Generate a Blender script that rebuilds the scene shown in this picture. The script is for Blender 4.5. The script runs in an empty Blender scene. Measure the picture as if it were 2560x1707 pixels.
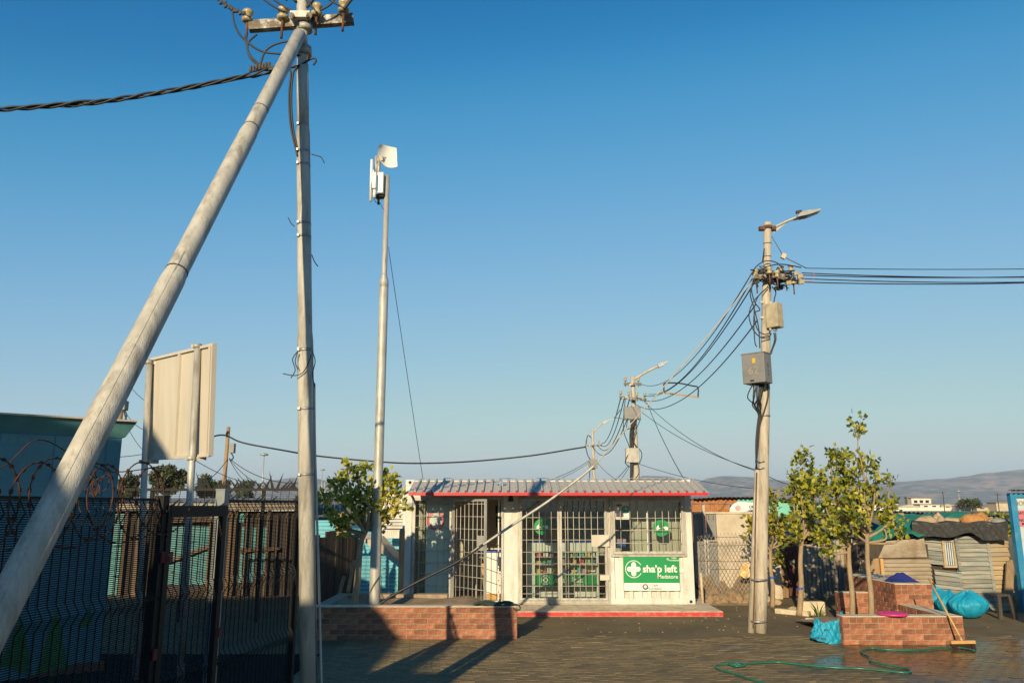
import bpy, math, random
from mathutils import Vector as V, Matrix
R = math.radians
rnd = random.Random(7)
sc = bpy.context.scene
col = sc.collection

# ------------------------------------------------------------------ camera, sky, sun, exposure
F, PITCH, CAMH = 1990.9, R(11.68), 2.1
cd = bpy.data.cameras.new('camera'); cam = bpy.data.objects.new('camera', cd); col.objects.link(cam)
cam.location = (0, 0, CAMH); cam.rotation_euler = (R(90) + PITCH, 0, 0)
cd.sensor_width = 36; cd.lens = 28; cd.clip_start = .05; cd.clip_end = 40000
sc.camera = cam
SUN_AZ, SUN_EL = R(15.5), R(19)          # light travels forward and 15 degrees to the right
world = bpy.data.worlds.new('World'); sc.world = world; world.use_nodes = True
wn = world.node_tree.nodes; wl = world.node_tree.links
sky = wn.new('ShaderNodeTexSky'); sky.sky_type = 'NISHITA'; sky.sun_disc = False
sky.sun_elevation = SUN_EL; sky.sun_rotation = math.pi + SUN_AZ
sky.air_density = 1.0; sky.dust_density = .0; sky.ozone_density = 1.5
SKY = .12                                # the photograph's response: deep blue overhead, pale at the horizon
vm = wn.new('ShaderNodeVectorMath'); vm.operation = 'SCALE'; vm.inputs['Scale'].default_value = SKY; wl.new(sky.outputs[0], vm.inputs[0])
cu = wn.new('ShaderNodeRGBCurve'); wl.new(vm.outputs[0], cu.inputs['Color']); cu.mapping.extend = 'HORIZONTAL'
for ch, pts in enumerate((((0,0),(.127,.006),(.168,.055),(.258,.172),(.407,.305),(.70,.48),(1,.60)), ((0,0),(.15,.10),(.216,.178),(.283,.305),(.423,.434),(.638,.56),(1,.71)), ((0,0),(.25,.3),(.371,.456),(.469,.597),(.645,.70),(.863,.735),(1,.71)))):
    c = cu.mapping.curves[ch]; c.points[0].location = pts[0]; c.points[1].location = pts[-1]
    for p in pts[1:-1]: c.points.new(*p)
cu.mapping.update()
v2 = wn.new('ShaderNodeVectorMath'); v2.operation = 'SCALE'; v2.inputs['Scale'].default_value = .80/SKY; wl.new(cu.outputs[0], v2.inputs[0])
wl.new(v2.outputs[0], wn['Background'].inputs[0]); wn['Background'].inputs[1].default_value = SKY
sd = bpy.data.lights.new('sun', 'SUN'); sd.energy = 5.0; sd.angle = R(.5); sd.color = (1, .80, .49)
sun = bpy.data.objects.new('sun', sd); col.objects.link(sun)
ldir = V((math.sin(SUN_AZ) * math.cos(SUN_EL), math.cos(SUN_AZ) * math.cos(SUN_EL), -math.sin(SUN_EL)))
sun.rotation_euler = ldir.to_track_quat('-Z', 'Y').to_euler(); sun.location = (-6, -20, 12)
sc.view_settings.view_transform = 'Standard'; sc.view_settings.look = 'None'
sc.view_settings.exposure = 0.32; sc.view_settings.gamma = 1; sc.view_settings.use_curve_mapping = False
sc.cycles.max_bounces = 8; sc.cycles.transparent_max_bounces = 24; sc.cycles.volume_bounces = 0

# ------------------------------------------------------------------ surveying: a bearing in the photograph and a distance give a place
CP, SP = math.cos(PITCH), math.sin(PITCH)
def ray(x, y):
    u = (x - 1280) / F; v = (853.5 - y) / F
    return V((u, CP - v * SP, SP + v * CP))
def P(x, y, Y):
    d = ray(x, y); t = Y / d.y; return V((d.x * t, Y, CAMH + d.z * t))
def G(x, y, z=0.):
    d = ray(x, y); t = (z - CAMH) / d.z; return V((d.x * t, d.y * t, z))
S_ = 2560 / 2352
def Q(x, y, Y): return P(x * S_, y * S_, Y)

# ------------------------------------------------------------------ mesh helpers
class MB:
    def __init__(s): s.v = []; s.f = []; s.sm = []
    def add(s, vs, fs, smooth=False):
        n = len(s.v); s.v += [V(a) for a in vs]; s.f += [tuple(i + n for i in f) for f in fs]; s.sm += [smooth] * len(fs); return s
    def box(s, lo, hi):
        x0, y0, z0 = lo; x1, y1, z1 = hi
        return s.add([(x0,y0,z0),(x1,y0,z0),(x1,y1,z0),(x0,y1,z0),(x0,y0,z1),(x1,y0,z1),(x1,y1,z1),(x0,y1,z1)],
                     [(0,3,2,1),(4,5,6,7),(0,1,5,4),(1,2,6,5),(2,3,7,6),(3,0,4,7)])
    def obox(s, c, ax, ay, az):        # centre, half-axis vectors
        c, ax, ay, az = V(c), V(ax), V(ay), V(az)
        vs = [c + ax*i + ay*j + az*k for k in (-1,1) for i, j in ((-1,-1),(1,-1),(1,1),(-1,1))]
        return s.add(vs, [(0,3,2,1),(4,5,6,7),(0,1,5,4),(1,2,6,5),(2,3,7,6),(3,0,4,7)])
    def bbox(s, lo, hi, b=.006):       # bevelled box
        x0,y0,z0 = lo; x1,y1,z1 = hi
        vs = []; idx = {}
        for i,x in enumerate((x0,x1)):
            for j,y in enumerate((y0,y1)):
                for k,z in enumerate((z0,z1)):
                    sx,sy,sz = (1-2*i)*b,(1-2*j)*b,(1-2*k)*b
                    idx[i,j,k] = len(vs); vs += [(x,y+sy,z+sz),(x+sx,y,z+sz),(x+sx,y+sy,z)]
        q = lambda i,j,k,a: idx[i,j,k]+a
        fs = []
        for i in (0,1):
            fs.append([q(i,0,0,0),q(i,1,0,0),q(i,1,1,0),q(i,0,1,0)])
            fs.append([q(0,i,0,1),q(1,i,0,1),q(1,i,1,1),q(0,i,1,1)])
            fs.append([q(0,0,i,2),q(1,0,i,2),q(1,1,i,2),q(0,1,i,2)])
        for i in (0,1):
            for j in (0,1):
                fs.append([q(i,j,0,0),q(i,j,1,0),q(i,j,1,1),q(i,j,0,1)])
                fs.append([q(i,0,j,0),q(i,1,j,0),q(i,1,j,2),q(i,0,j,2)])
                fs.append([q(0,i,j,1),q(1,i,j,1),q(1,i,j,2),q(0,i,j,2)])
                for k in (0,1): fs.append([q(i,j,k,0),q(i,j,k,1),q(i,j,k,2)])
        c = V(((x0+x1)/2,(y0+y1)/2,(z0+z1)/2)); out = []
        for f in fs:
            p = [V(vs[a]) for a in f]; n = (p[1]-p[0]).cross(p[2]-p[0]); m = sum(p, V())/len(p)
            out.append(tuple(f) if n.dot(m-c) > 0 else tuple(reversed(f)))
        return s.add(vs, out)
    def beam(s, p0, p1, w, h, up=(0,0,1)):
        p0, p1 = V(p0), V(p1); d = (p1 - p0).normalized(); u = V(up)
        if abs(d.dot(u)) > .95: u = V((0, 1, 0))
        a = d.cross(u).normalized(); b = a.cross(d).normalized()
        return s.obox((p0+p1)/2, a*w/2, b*h/2, d*(p1-p0).length/2)
    def tube(s, pts, r, n=8, cap=True, smooth=True):
        pts = [V(p) for p in pts]; m = len(pts); rs = r if isinstance(r, (list, tuple)) else [r]*m
        t0 = (pts[1]-pts[0]).normalized(); a = t0.orthogonal().normalized(); vs = []
        for i, p in enumerate(pts):
            t = (pts[min(i+1,m-1)] - pts[max(i-1,0)])
            t = t.normalized() if t.length > 1e-9 else t0
            a = (a - t*a.dot(t)); a = a.normalized() if a.length > 1e-6 else t.orthogonal().normalized()
            b = t.cross(a)
            vs += [p + (a*math.cos(6.28319*k/n) + b*math.sin(6.28319*k/n))*rs[i] for k in range(n)]
        fs = [(i*n+k, i*n+(k+1)%n, (i+1)*n+(k+1)%n, (i+1)*n+k) for i in range(m-1) for k in range(n)]
        s.add(vs, fs, smooth)
        if cap:
            o = len(s.v) - m*n
            s.f += [tuple(o+k for k in reversed(range(n))), tuple(o+(m-1)*n+k for k in range(n))]; s.sm += [False, False]
        return s
    def lathe(s, base, axis, prof, n=12):      # prof: (distance along axis, radius)
        base, axis = V(base), V(axis).normalized()
        a = axis.orthogonal().normalized(); b = axis.cross(a); vs = []
        for h, r in prof: vs += [base + axis*h + (a*math.cos(6.28319*k/n)+b*math.sin(6.28319*k/n))*r for k in range(n)]
        m = len(prof)
        fs = [(i*n+k, i*n+(k+1)%n, (i+1)*n+(k+1)%n, (i+1)*n+k) for i in range(m-1) for k in range(n)]
        s.add(vs, fs, True); o = len(s.v)-m*n
        s.f += [tuple(o+k for k in reversed(range(n))), tuple(o+(m-1)*n+k for k in range(n))]; s.sm += [False, False]
        return s
    def prism(s, poly, off):       # polygon extruded by a vector
        poly = [V(p) for p in poly]; off = V(off); n = len(poly)
        return s.add(poly + [p+off for p in poly], [tuple(reversed(range(n))), tuple(range(n, 2*n))] + [(i,(i+1)%n,n+(i+1)%n,n+i) for i in range(n)])
    def grid(s, fn, nu, nv, smooth=True):
        vs = [fn(i/nu, j/nv) for j in range(nv+1) for i in range(nu+1)]
        return s.add(vs, [(j*(nu+1)+i, j*(nu+1)+i+1, (j+1)*(nu+1)+i+1, (j+1)*(nu+1)+i) for j in range(nv) for i in range(nu)], smooth)
    def mesh(s, name, mat, origin=V((0,0,0))):
        me = bpy.data.meshes.new(name); me.from_pydata([v - origin for v in s.v], [], s.f)
        me.polygons.foreach_set('use_smooth', s.sm); me.materials.append(mat); me.update(); return me

WO = {}        # world origin of every object made here
def tag(o, label=None, cat=None, group=None, kind=None):
    if label: o['label'] = label
    if cat: o['category'] = cat
    if group: o['group'] = group
    if kind: o['kind'] = kind
    return o
def thing(name, label, cat, loc, group=None):
    o = bpy.data.objects.new(name, None); o.empty_display_size = .1; col.objects.link(o)
    o.location = loc; WO[o.name] = V(loc); return tag(o, label, cat, group)
def obj(name, mb, m, parent=None, origin=None, kind=None, label=None):
    if parent: org = WO[parent.name]
    else: org = V(origin) if origin is not None else V((0,0,0))
    o = bpy.data.objects.new(name, mb.mesh(name, m, org)); col.objects.link(o)
    if parent: o.parent = parent
    else: o.location = org
    WO[o.name] = org
    return tag(o, label, None, None, kind)
def single(name, mb, m, label, cat, group=None, origin=None):
    if origin is None:
        lo = [min(v[i] for v in mb.v) for i in range(3)]; hi = [max(v[i] for v in mb.v) for i in range(3)]
        origin = ((lo[0]+hi[0])/2, (lo[1]+hi[1])/2, lo[2])
    return tag(obj(name, mb, m, None, origin), label, cat, group)
def inst(name, me, parent, loc, rot=None, scale=None):     # a piece that shares its mesh
    o = bpy.data.objects.new(name, me); col.objects.link(o); o.parent = parent
    o.location = V(loc) - WO[parent.name]
    if rot is not None: o.rotation_euler = rot
    if scale is not None: o.scale = scale
    return o
def smooth(pts, k=6):
    pts = [V(p) for p in pts]; out = []
    for i in range(len(pts)-1):
        p0, p1, p2, p3 = pts[max(i-1,0)], pts[i], pts[i+1], pts[min(i+2,len(pts)-1)]
        for j in range(k):
            t = j/k
            out.append(.5*((2*p1) + (p2-p0)*t + (2*p0-5*p1+4*p2-p3)*t*t + (3*p1-p0-3*p2+p3)*t**3))
    return out + [pts[-1]]
def sagline(p0, p1, sag, n=20):
    p0, p1 = V(p0), V(p1)
    return [p0.lerp(p1, i/n) - V((0,0,sag*4*(i/n)*(1-i/n))) for i in range(n+1)]

# ------------------------------------------------------------------ materials
def mat(name, c, c2=None, sc_=6., rough=.75, metal=0., bump=.2, bsc=None, stretch=(1,1,1), rand=0., lo=.35, hi=.65, dirt=None, dsc=2., damt=.6, island=0., spec=.5, dst=None):
    m = bpy.data.materials.new(name); m.use_nodes = True
    n, l = m.node_tree.nodes, m.node_tree.links; b = n['Principled BSDF']
    tc = n.new('ShaderNodeTexCoord'); mp = n.new('ShaderNodeMapping'); mp.inputs['Scale'].default_value = stretch
    l.new(tc.outputs['Object'], mp.inputs[0])
    nz = n.new('ShaderNodeTexNoise'); nz.inputs['Scale'].default_value = sc_; nz.inputs['Detail'].default_value = 6; nz.inputs['Roughness'].default_value = .62
    l.new(mp.outputs[0], nz.inputs['Vector'])
    cr = n.new('ShaderNodeValToRGB'); e = cr.color_ramp.elements
    c2 = c2 or tuple(x*.72 for x in c)
    e[0].position = lo; e[0].color = (*c2, 1); e[1].position = hi; e[1].color = (*c, 1)
    l.new(nz.outputs['Fac'], cr.inputs[0]); out = cr.outputs[0]
    if dirt:
        d = n.new('ShaderNodeTexNoise'); d.inputs['Scale'].default_value = dsc; d.inputs['Detail'].default_value = 8; d.inputs['Roughness'].default_value = .7
        dm = n.new('ShaderNodeMapping'); dm.inputs['Scale'].default_value = dst or (1,1,1); l.new(tc.outputs['Object'], dm.inputs[0]); l.new(dm.outputs[0], d.inputs['Vector'])
        dr = n.new('ShaderNodeMapRange'); dr.inputs[1].default_value = .5; dr.inputs[2].default_value = .68; dr.inputs[4].default_value = damt
        l.new(d.outputs['Fac'], dr.inputs[0])
        mx = n.new('ShaderNodeMix'); mx.data_type = 'RGBA'; l.new(dr.outputs[0], mx.inputs[0]); l.new(out, mx.inputs[6]); mx.inputs[7].default_value = (*dirt, 1); out = mx.outputs[2]
    if rand or island:
        h = n.new('ShaderNodeHueSaturation'); mr = n.new('ShaderNodeMapRange')
        if island: g = n.new('ShaderNodeNewGeometry'); src = g.outputs['Random Per Island']; a = island
        else: g = n.new('ShaderNodeObjectInfo'); src = g.outputs['Random']; a = rand
        mr.inputs[3].default_value = 1-a; mr.inputs[4].default_value = 1+a
        l.new(src, mr.inputs[0]); l.new(mr.outputs[0], h.inputs['Value']); l.new(out, h.inputs['Color']); out = h.outputs[0]
    l.new(out, b.inputs['Base Color'])
    b.inputs['Roughness'].default_value = rough; b.inputs['Metallic'].default_value = metal
    b.inputs['Specular IOR Level'].default_value = spec
    if bump:
        bn = n.new('ShaderNodeTexNoise'); bn.inputs['Scale'].default_value = bsc or sc_*4; bn.inputs['Detail'].default_value = 5
        l.new(mp.outputs[0], bn.inputs['Vector'])
        bp = n.new('ShaderNodeBump'); bp.inputs['Strength'].default_value = bump; bp.inputs['Distance'].default_value = .02
        l.new(bn.outputs['Fac'], bp.inputs['Height']); l.new(bp.outputs[0], b.inputs['Normal'])
    return m
def leafmat(name, cs, trans=.45):
    m = bpy.data.materials.new(name); m.use_nodes = True
    n, l = m.node_tree.nodes, m.node_tree.links; b = n['Principled BSDF']; o = n['Material Output']
    g = n.new('ShaderNodeNewGeometry'); cr = n.new('ShaderNodeValToRGB'); el = cr.color_ramp.elements
    for i, c in enumerate(cs):
        e = el[i] if i < 2 else el.new(i/(len(cs)-1))
        e.position = i/(len(cs)-1); e.color = (*c, 1)
    l.new(g.outputs['Random Per Island'], cr.inputs[0]); l.new(cr.outputs[0], b.inputs['Base Color'])
    b.inputs['Roughness'].default_value = .42
    t = n.new('ShaderNodeBsdfTranslucent'); l.new(cr.outputs[0], t.inputs[0])
    mx = n.new('ShaderNodeMixShader'); mx.inputs[0].default_value = trans
    l.new(b.outputs[0], mx.inputs[1]); l.new(t.outputs[0], mx.inputs[2]); l.new(mx.outputs[0], o.inputs[0]); return m
def glassmat(name, tint=(.9,.95,.93), opacity=0., rough=.02, fog=(.3,.4,.36)):
    m = bpy.data.materials.new(name); m.use_nodes = True
    n, l = m.node_tree.nodes, m.node_tree.links; o = n['Material Output']
    t = n.new('ShaderNodeBsdfTransparent'); t.inputs[0].default_value = (*tint, 1)
    gl = n.new('ShaderNodeBsdfGlossy'); gl.inputs['Roughness'].default_value = rough
    fr = n.new('ShaderNodeFresnel'); fr.inputs[0].default_value = 1.5
    mx = n.new('ShaderNodeMixShader'); l.new(fr.outputs[0], mx.inputs[0]); l.new(t.outputs[0], mx.inputs[1]); l.new(gl.outputs[0], mx.inputs[2])
    last = mx
    if opacity:
        d = n.new('ShaderNodeBsdfDiffuse'); d.inputs[0].default_value = (*fog, 1)
        m2 = n.new('ShaderNodeMixShader'); m2.inputs[0].default_value = opacity
        l.new(mx.outputs[0], m2.inputs[1]); l.new(d.outputs[0], m2.inputs[2]); last = m2
    l.new(last.outputs[0], o.inputs[0]); return m

M = {}
M['galv'] = mat('galvanised steel', (.46,.445,.41), (.34,.33,.305), 6, .5, .2, .2, 30, (1.5,1.5,.5), dirt=(.17,.15,.12), dsc=5, damt=.6, dst=(2,2,.4))
M['pole'] = mat('weathered pole', (.52,.50,.45), (.36,.345,.31), 4, .75, 0, .35, 60, (3,3,.5), dirt=(.17,.15,.12), dsc=5, damt=.75, dst=(2.2,2.2,.35))
M['concpole'] = mat('pale concrete pole', (.52,.46,.37), (.38,.335,.27), 4, .85, 0, .35, 50, (2,2,.3), dirt=(.15,.13,.10), dsc=6, damt=.8, dst=(2,2,.3))
M['boxcream'] = mat('weathered cream steel', (.46,.40,.29), (.34,.29,.21), 9, .8, 0, .3, 50, dirt=(.20,.17,.13), dsc=8, damt=.5)
M['band'] = mat('steel strap', (.36,.37,.38), (.22,.22,.23), 20, .45, .5, .05)
M['arm'] = mat('timber crossarm', (.21,.175,.13), (.12,.10,.08), 7, .85, 0, .4, 40, (.3,3,3), dirt=(.75,.74,.70), dsc=9, damt=1.)
M['razor'] = mat('dark rusted razor wire', (.10,.035,.02), (.045,.022,.016), 14, .85, 0, .3)
M['rust'] = mat('rusty iron', (.20,.09,.045), (.08,.045,.03), 14, .85, .2, .4)
M['iron'] = mat('dark iron', (.07,.06,.05), (.035,.032,.03), 14, .7, .3, .2)
M['black'] = mat('black cable', (.018,.018,.02), (.012,.012,.013), 10, .55, 0, 0)
M['cable2'] = mat('grey cable', (.10,.11,.12), (.06,.065,.07), 10, .6, 0, 0)
M['cream'] = mat('cream cable', (.46,.40,.32), (.34,.29,.23), 10, .7, 0, 0)
M['porc'] = mat('cream porcelain', (.46,.38,.22), (.32,.25,.14), 12, .25, 0, .05)
M['white'] = mat('white paint', (.62,.62,.595), (.52,.51,.485), 2.2, .6, 0, .15, 14, (1,1,.4), dirt=(.33,.25,.16), dsc=3.2, damt=.6, dst=(1.6,1.6,.5))
M['alu'] = mat('white aluminium', (.66,.66,.64), (.57,.57,.55), 3, .4, 0, 0)
M['plastic'] = mat('white plastic', (.76,.75,.71), (.66,.65,.61), 3, .45, 0, .03)
M['roof'] = mat('awning steel', (.50,.475,.43), (.40,.38,.345), 3, .6, .0, .1, 20, dirt=(.20,.15,.11), dsc=3, damt=.5)
M['red'] = mat('red paint', (.58,.035,.04), (.44,.03,.035), 5, .5, 0, .08, dirt=(.5,.32,.26), dsc=8, damt=.55)
M['fascia'] = mat('glossy red paint', (.60,.012,.025), (.50,.01,.02), 5, .4, 0, .04)
M['slab'] = mat('concrete slab', (.66,.56,.40), (.50,.42,.30), 4, .9, 0, .3, 60, dirt=(.15,.115,.08), dsc=3.5, damt=.6)
M['brick'] = mat('clay brick', (.33,.125,.07), (.22,.08,.045), 9, .88, 0, .5, 60, rand=.34, dirt=(.38,.21,.13), dsc=9, damt=.45)
M['mortar'] = mat('mortar', (.36,.275,.185), (.25,.19,.13), 10, .95, 0, .5, 60)
M['greenP'] = mat('green print', (.0,.25,.075), (.0,.23,.068), 2, .45, 0, 0)
M['greenD'] = mat('dark green print', (.0,.16,.05), None, 2, .45, 0, 0)
M['whiteP'] = mat('white print', (.70,.70,.69), (.68,.68,.67), 2, .5, 0, 0)
M['darkP'] = mat('dark print', (.06,.06,.10), None, 2, .5, 0, 0)
M['pinkP'] = mat('pink print', (.55,.16,.20), (.45,.13,.16), 6, .6, 0, .05)
M['redP'] = mat('red print', (.55,.05,.05), None, 2, .5, 0, 0)
M['blueP'] = mat('blue plastic', (.02,.09,.42), (.02,.07,.34), 4, .45, 0, .05)
M['yellow'] = mat('yellow tag', (.6,.42,.05), None, 4, .6, 0, .05)
M['bluewall'] = mat('blue painted wall', (.10,.26,.30), (.075,.205,.25), 1.6, .6, 0, .08, 8, dirt=(.05,.22,.27), dsc=1.2, damt=.5)
M['bluetrim'] = mat('pale blue trim', (.14,.36,.36), (.11,.29,.30), 2, .6, 0, .05, dirt=(.08,.20,.22), dsc=3)
M['creamtrim'] = mat('cream flashing', (.55,.46,.34), None, 4, .7, 0, .05)
M['greenpaint'] = mat('green mural paint', (.06,.22,.05), (.04,.16,.04), 4, .7, 0, .05)
M['brownpaint'] = mat('brown mural paint', (.22,.085,.05), (.17,.065,.04), 4, .7, 0, .05)
M['fence'] = mat('charcoal fence steel', (.012,.012,.013), (.008,.008,.009), 10, .6, 0, 0, spec=.25)
M['post'] = mat('fence post steel', (.20,.23,.24), (.15,.17,.18), 6, .5, .2, .05)
M['spike'] = mat('galvanised spike', (.42,.40,.36), None, 8, .5, .4, 0)
M['signback'] = mat('cream sign back', (.56,.51,.43), (.47,.43,.36), 1.8, .6, 0, .06, 20, (3,3,.4))
M['tealboard'] = mat('teal board', (.12,.34,.35), (.085,.25,.27), 4, .75, 0, .2, 20, (1,1,3), dirt=(.18,.13,.08), dsc=5, damt=.5, rand=.15)
M['timber'] = mat('weathered timber', (.34,.23,.13), (.21,.14,.08), 6, .9, 0, .4, 40, (5,5,.4), rand=.22)
M['postwood'] = mat('dull post timber', (.20,.135,.08), (.12,.08,.05), 6, .9, 0, .4, 40, (5,5,.4), rand=.3)
M['darkwood'] = mat('dark timber', (.07,.055,.045), (.04,.032,.026), 6, .9, 0, .4, 40, (4,4,.4), rand=.25)
M['redwood'] = mat('dark red door', (.13,.04,.03), (.07,.03,.025), 7, .8, 0, .3, 30, (4,4,.4), rand=.2)
M['plank'] = mat('grey blue plank', (.33,.31,.26), (.16,.17,.16), 4, .9, 0, .4, 30, (.5,.5,6), rand=.22, dirt=(.17,.27,.29), dsc=2.5, damt=.55)
M['plank2'] = mat('ochre worn plank', (.44,.32,.19), (.30,.23,.15), 3, .9, 0, .4, 30, (.5,.5,6), rand=.18, dirt=(.28,.34,.33), dsc=2.2, damt=.7)
M['zinc'] = mat('corrugated zinc', (.36,.33,.28), (.25,.23,.20), 3, .6, .25, .15, 20, (1,1,.4), dirt=(.22,.12,.06), dsc=3, damt=.6)
M['zincrust'] = mat('stained zinc', (.40,.34,.26), (.27,.22,.16), 3, .7, .1, .15, 20, (.5,1,2), dirt=(.17,.09,.05), dsc=2, damt=.8)
M['rustsheet'] = mat('rusted roof sheet', (.42,.17,.055), (.28,.11,.04), 5, .85, .05, .25, 20, (3,1,1), dirt=(.42,.33,.25), dsc=5, damt=.5)
M['turq'] = mat('turquoise paint', (.16,.50,.40), (.12,.42,.34), 2, .65, 0, .1, dirt=(.30,.42,.35), dsc=3, damt=.4)
M['plaster'] = mat('stained plaster', (.55,.47,.37), (.42,.36,.28), 2.4, .92, 0, .35, 30, dirt=(.20,.16,.12), dsc=1.8, damt=.5)
M['greysheet'] = mat('grey steel sheet', (.26,.26,.26), (.18,.18,.18), 3, .6, .2, .1, dirt=(.12,.1,.09), dsc=3)
M['greynet'] = mat('green shade net', (.01,.20,.14), (.008,.15,.105), 3, .8, 0, .3, 30)
M['tarp'] = mat('black plastic sheet', (.028,.028,.028), (.04,.038,.035), 5, .55, 0, .7, 14)
M['rock'] = mat('sandstone rock', (.44,.32,.19), (.30,.23,.16), 6, .95, 0, .6, 20, rand=.35)
M['bag'] = mat('cyan plastic bag', (.02,.44,.66), (.012,.34,.56), 4, .5, 0, .8, 15, (1,1.6,.7))
def thin(m, amt):
    n, l = m.node_tree.nodes, m.node_tree.links; b = n['Principled BSDF']; t = n.new('ShaderNodeBsdfTranslucent'); l.new(b.inputs['Base Color'].links[0].from_socket, t.inputs[0])
    x = n.new('ShaderNodeMixShader'); x.inputs[0].default_value = amt; l.new(b.outputs[0], x.inputs[1]); l.new(t.outputs[0], x.inputs[2]); l.new(x.outputs[0], n['Material Output'].inputs[0])
thin(M['bag'], .3)
M['pink'] = mat('pink plastic', (.75,.03,.22), None, 3, .4, 0, .03)
M['navy'] = mat('blue cloth', (.008,.02,.20), (.006,.014,.13), 6, .9, 0, .3)
M['hose'] = mat('green hose', (.015,.14,.09), (.012,.10,.065), 5, .35, 0, .05)
M['wood'] = mat('broom handle wood', (.56,.33,.12), (.46,.26,.09), 8, .55, 0, .1, 40, (6,6,.5))
M['bristle'] = mat('broom bristle', (.07,.025,.02), (.04,.018,.015), 30, .9, 0, .5, 80)
M['bark'] = mat('young bark', (.36,.27,.17), (.25,.18,.11), 10, .9, 0, .5, 40, (2,2,.6))
M['soil'] = mat('sandy soil', (.30,.21,.125), (.20,.145,.09), 4, .95, 0, .6, 30)
M['cardboard'] = mat('cardboard', (.50,.32,.14), None, 5, .85, 0, .1)
M['cloth'] = mat('dark green cloth', (.035,.055,.035), (.02,.03,.022), 6, .9, 0, .6, 14)
M['sheetgrey'] = mat('slate roof sheet', (.17,.155,.15), (.12,.11,.105), 3, .7, .1, .15, rand=.15)
M['skyblue'] = mat('sky blue sheet', (.12,.42,.52), (.09,.34,.44), 2.5, .65, 0, .1, dirt=(.22,.40,.42), dsc=3, damt=.4)
M['deepblue'] = mat('deep blue sheet', (.03,.17,.27), (.025,.13,.21), 2.5, .65, 0, .1)
M['rightblue'] = mat('bright blue paint', (.02,.22,.42), (.018,.18,.35), 3, .6, 0, .08, dirt=(.16,.30,.40), dsc=5, damt=.4)
M['limewash'] = mat('blue white limewash', (.52,.57,.58), (.40,.46,.49), 3, .85, 0, .3, 20, dirt=(.22,.26,.30), dsc=2.5, damt=.5)
M['leaf'] = leafmat('lime leaves', [(.06,.09,.015),(.20,.24,.03),(.36,.37,.045),(.52,.48,.06),(.66,.56,.08)])
M['leafR'] = leafmat('olive leaves', [(.045,.075,.014),(.13,.17,.022),(.26,.29,.034),(.43,.42,.05),(.60,.49,.055)])
M['leafY'] = leafmat('yellowing leaves', [(.05,.075,.015),(.17,.18,.025),(.36,.33,.035),(.50,.38,.03)])
M['leafD'] = leafmat('eucalyptus leaves', [(.03,.042,.02),(.055,.068,.03),(.09,.10,.042)], .15)
M['leafP'] = leafmat('strap leaves', [(.05,.11,.03),(.09,.16,.04),(.14,.17,.05)], .3)
M['housewhite'] = mat('far white wall', (.74,.70,.62), None, .3, .85, 0, 0)
M['housecream'] = mat('far cream wall', (.56,.47,.34), None, .3, .85, 0, 0)
M['houseroof'] = mat('far roof', (.26,.20,.16), None, .3, .85, 0, 0)
M['pane'] = mat('dark window pane', (.03,.035,.045), None, 1, .12, 0, 0)
M['interior'] = mat('cream interior', (.60,.54,.44), (.54,.48,.39), 2, .8, 0, .05)
M['intfloor'] = mat('vinyl floor', (.30,.25,.19), None, 3, .6, 0, .05)
M['glass'] = glassmat('clear glass', (.84,.88,.87))
M['glassG'] = glassmat('green frosted glass', (.55,.85,.74), .85, .1, (.52,.62,.54))
M['farlamp'] = mat('grey lamp metal', (.42,.42,.40), None, 5, .4, .3, 0)

# ------------------------------------------------------------------ ground, paving, slab
def ground_material():
    m = mat('dark damp earth', (.150,.110,.047), (.098,.072,.032), .9, .9, 0, .45, 9, dirt=(.215,.157,.07), dsc=.55, damt=.7)
    n, l = m.node_tree.nodes, m.node_tree.links; b = n['Principled BSDF']
    src = b.inputs['Base Color'].links[0].from_socket
    geo = n.new('ShaderNodeNewGeometry'); sp = n.new('ShaderNodeSeparateXYZ'); l.new(geo.outputs['Position'], sp.inputs[0])
    mr = n.new('ShaderNodeMapRange'); mr.inputs[1].default_value = 22; mr.inputs[2].default_value = 60; l.new(sp.outputs[1], mr.inputs[0])
    nz = n.new('ShaderNodeTexNoise'); nz.inputs['Scale'].default_value = .02; nz.inputs['Detail'].default_value = 9; l.new(geo.outputs['Position'], nz.inputs['Vector'])
    cr = n.new('ShaderNodeValToRGB'); cr.color_ramp.elements[0].position = .42; cr.color_ramp.elements[1].position = .6
    cr.color_ramp.elements[0].color = (.10,.105,.04,1); cr.color_ramp.elements[1].color = (.30,.21,.10,1); l.new(nz.outputs['Fac'], cr.inputs[0])
    mx = n.new('ShaderNodeMix'); mx.data_type = 'RGBA'; l.new(mr.outputs[0], mx.inputs[0]); l.new(src, mx.inputs[6]); l.new(cr.outputs[0], mx.inputs[7])
    l.new(mx.outputs[2], b.inputs['Base Color']); return m
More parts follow.
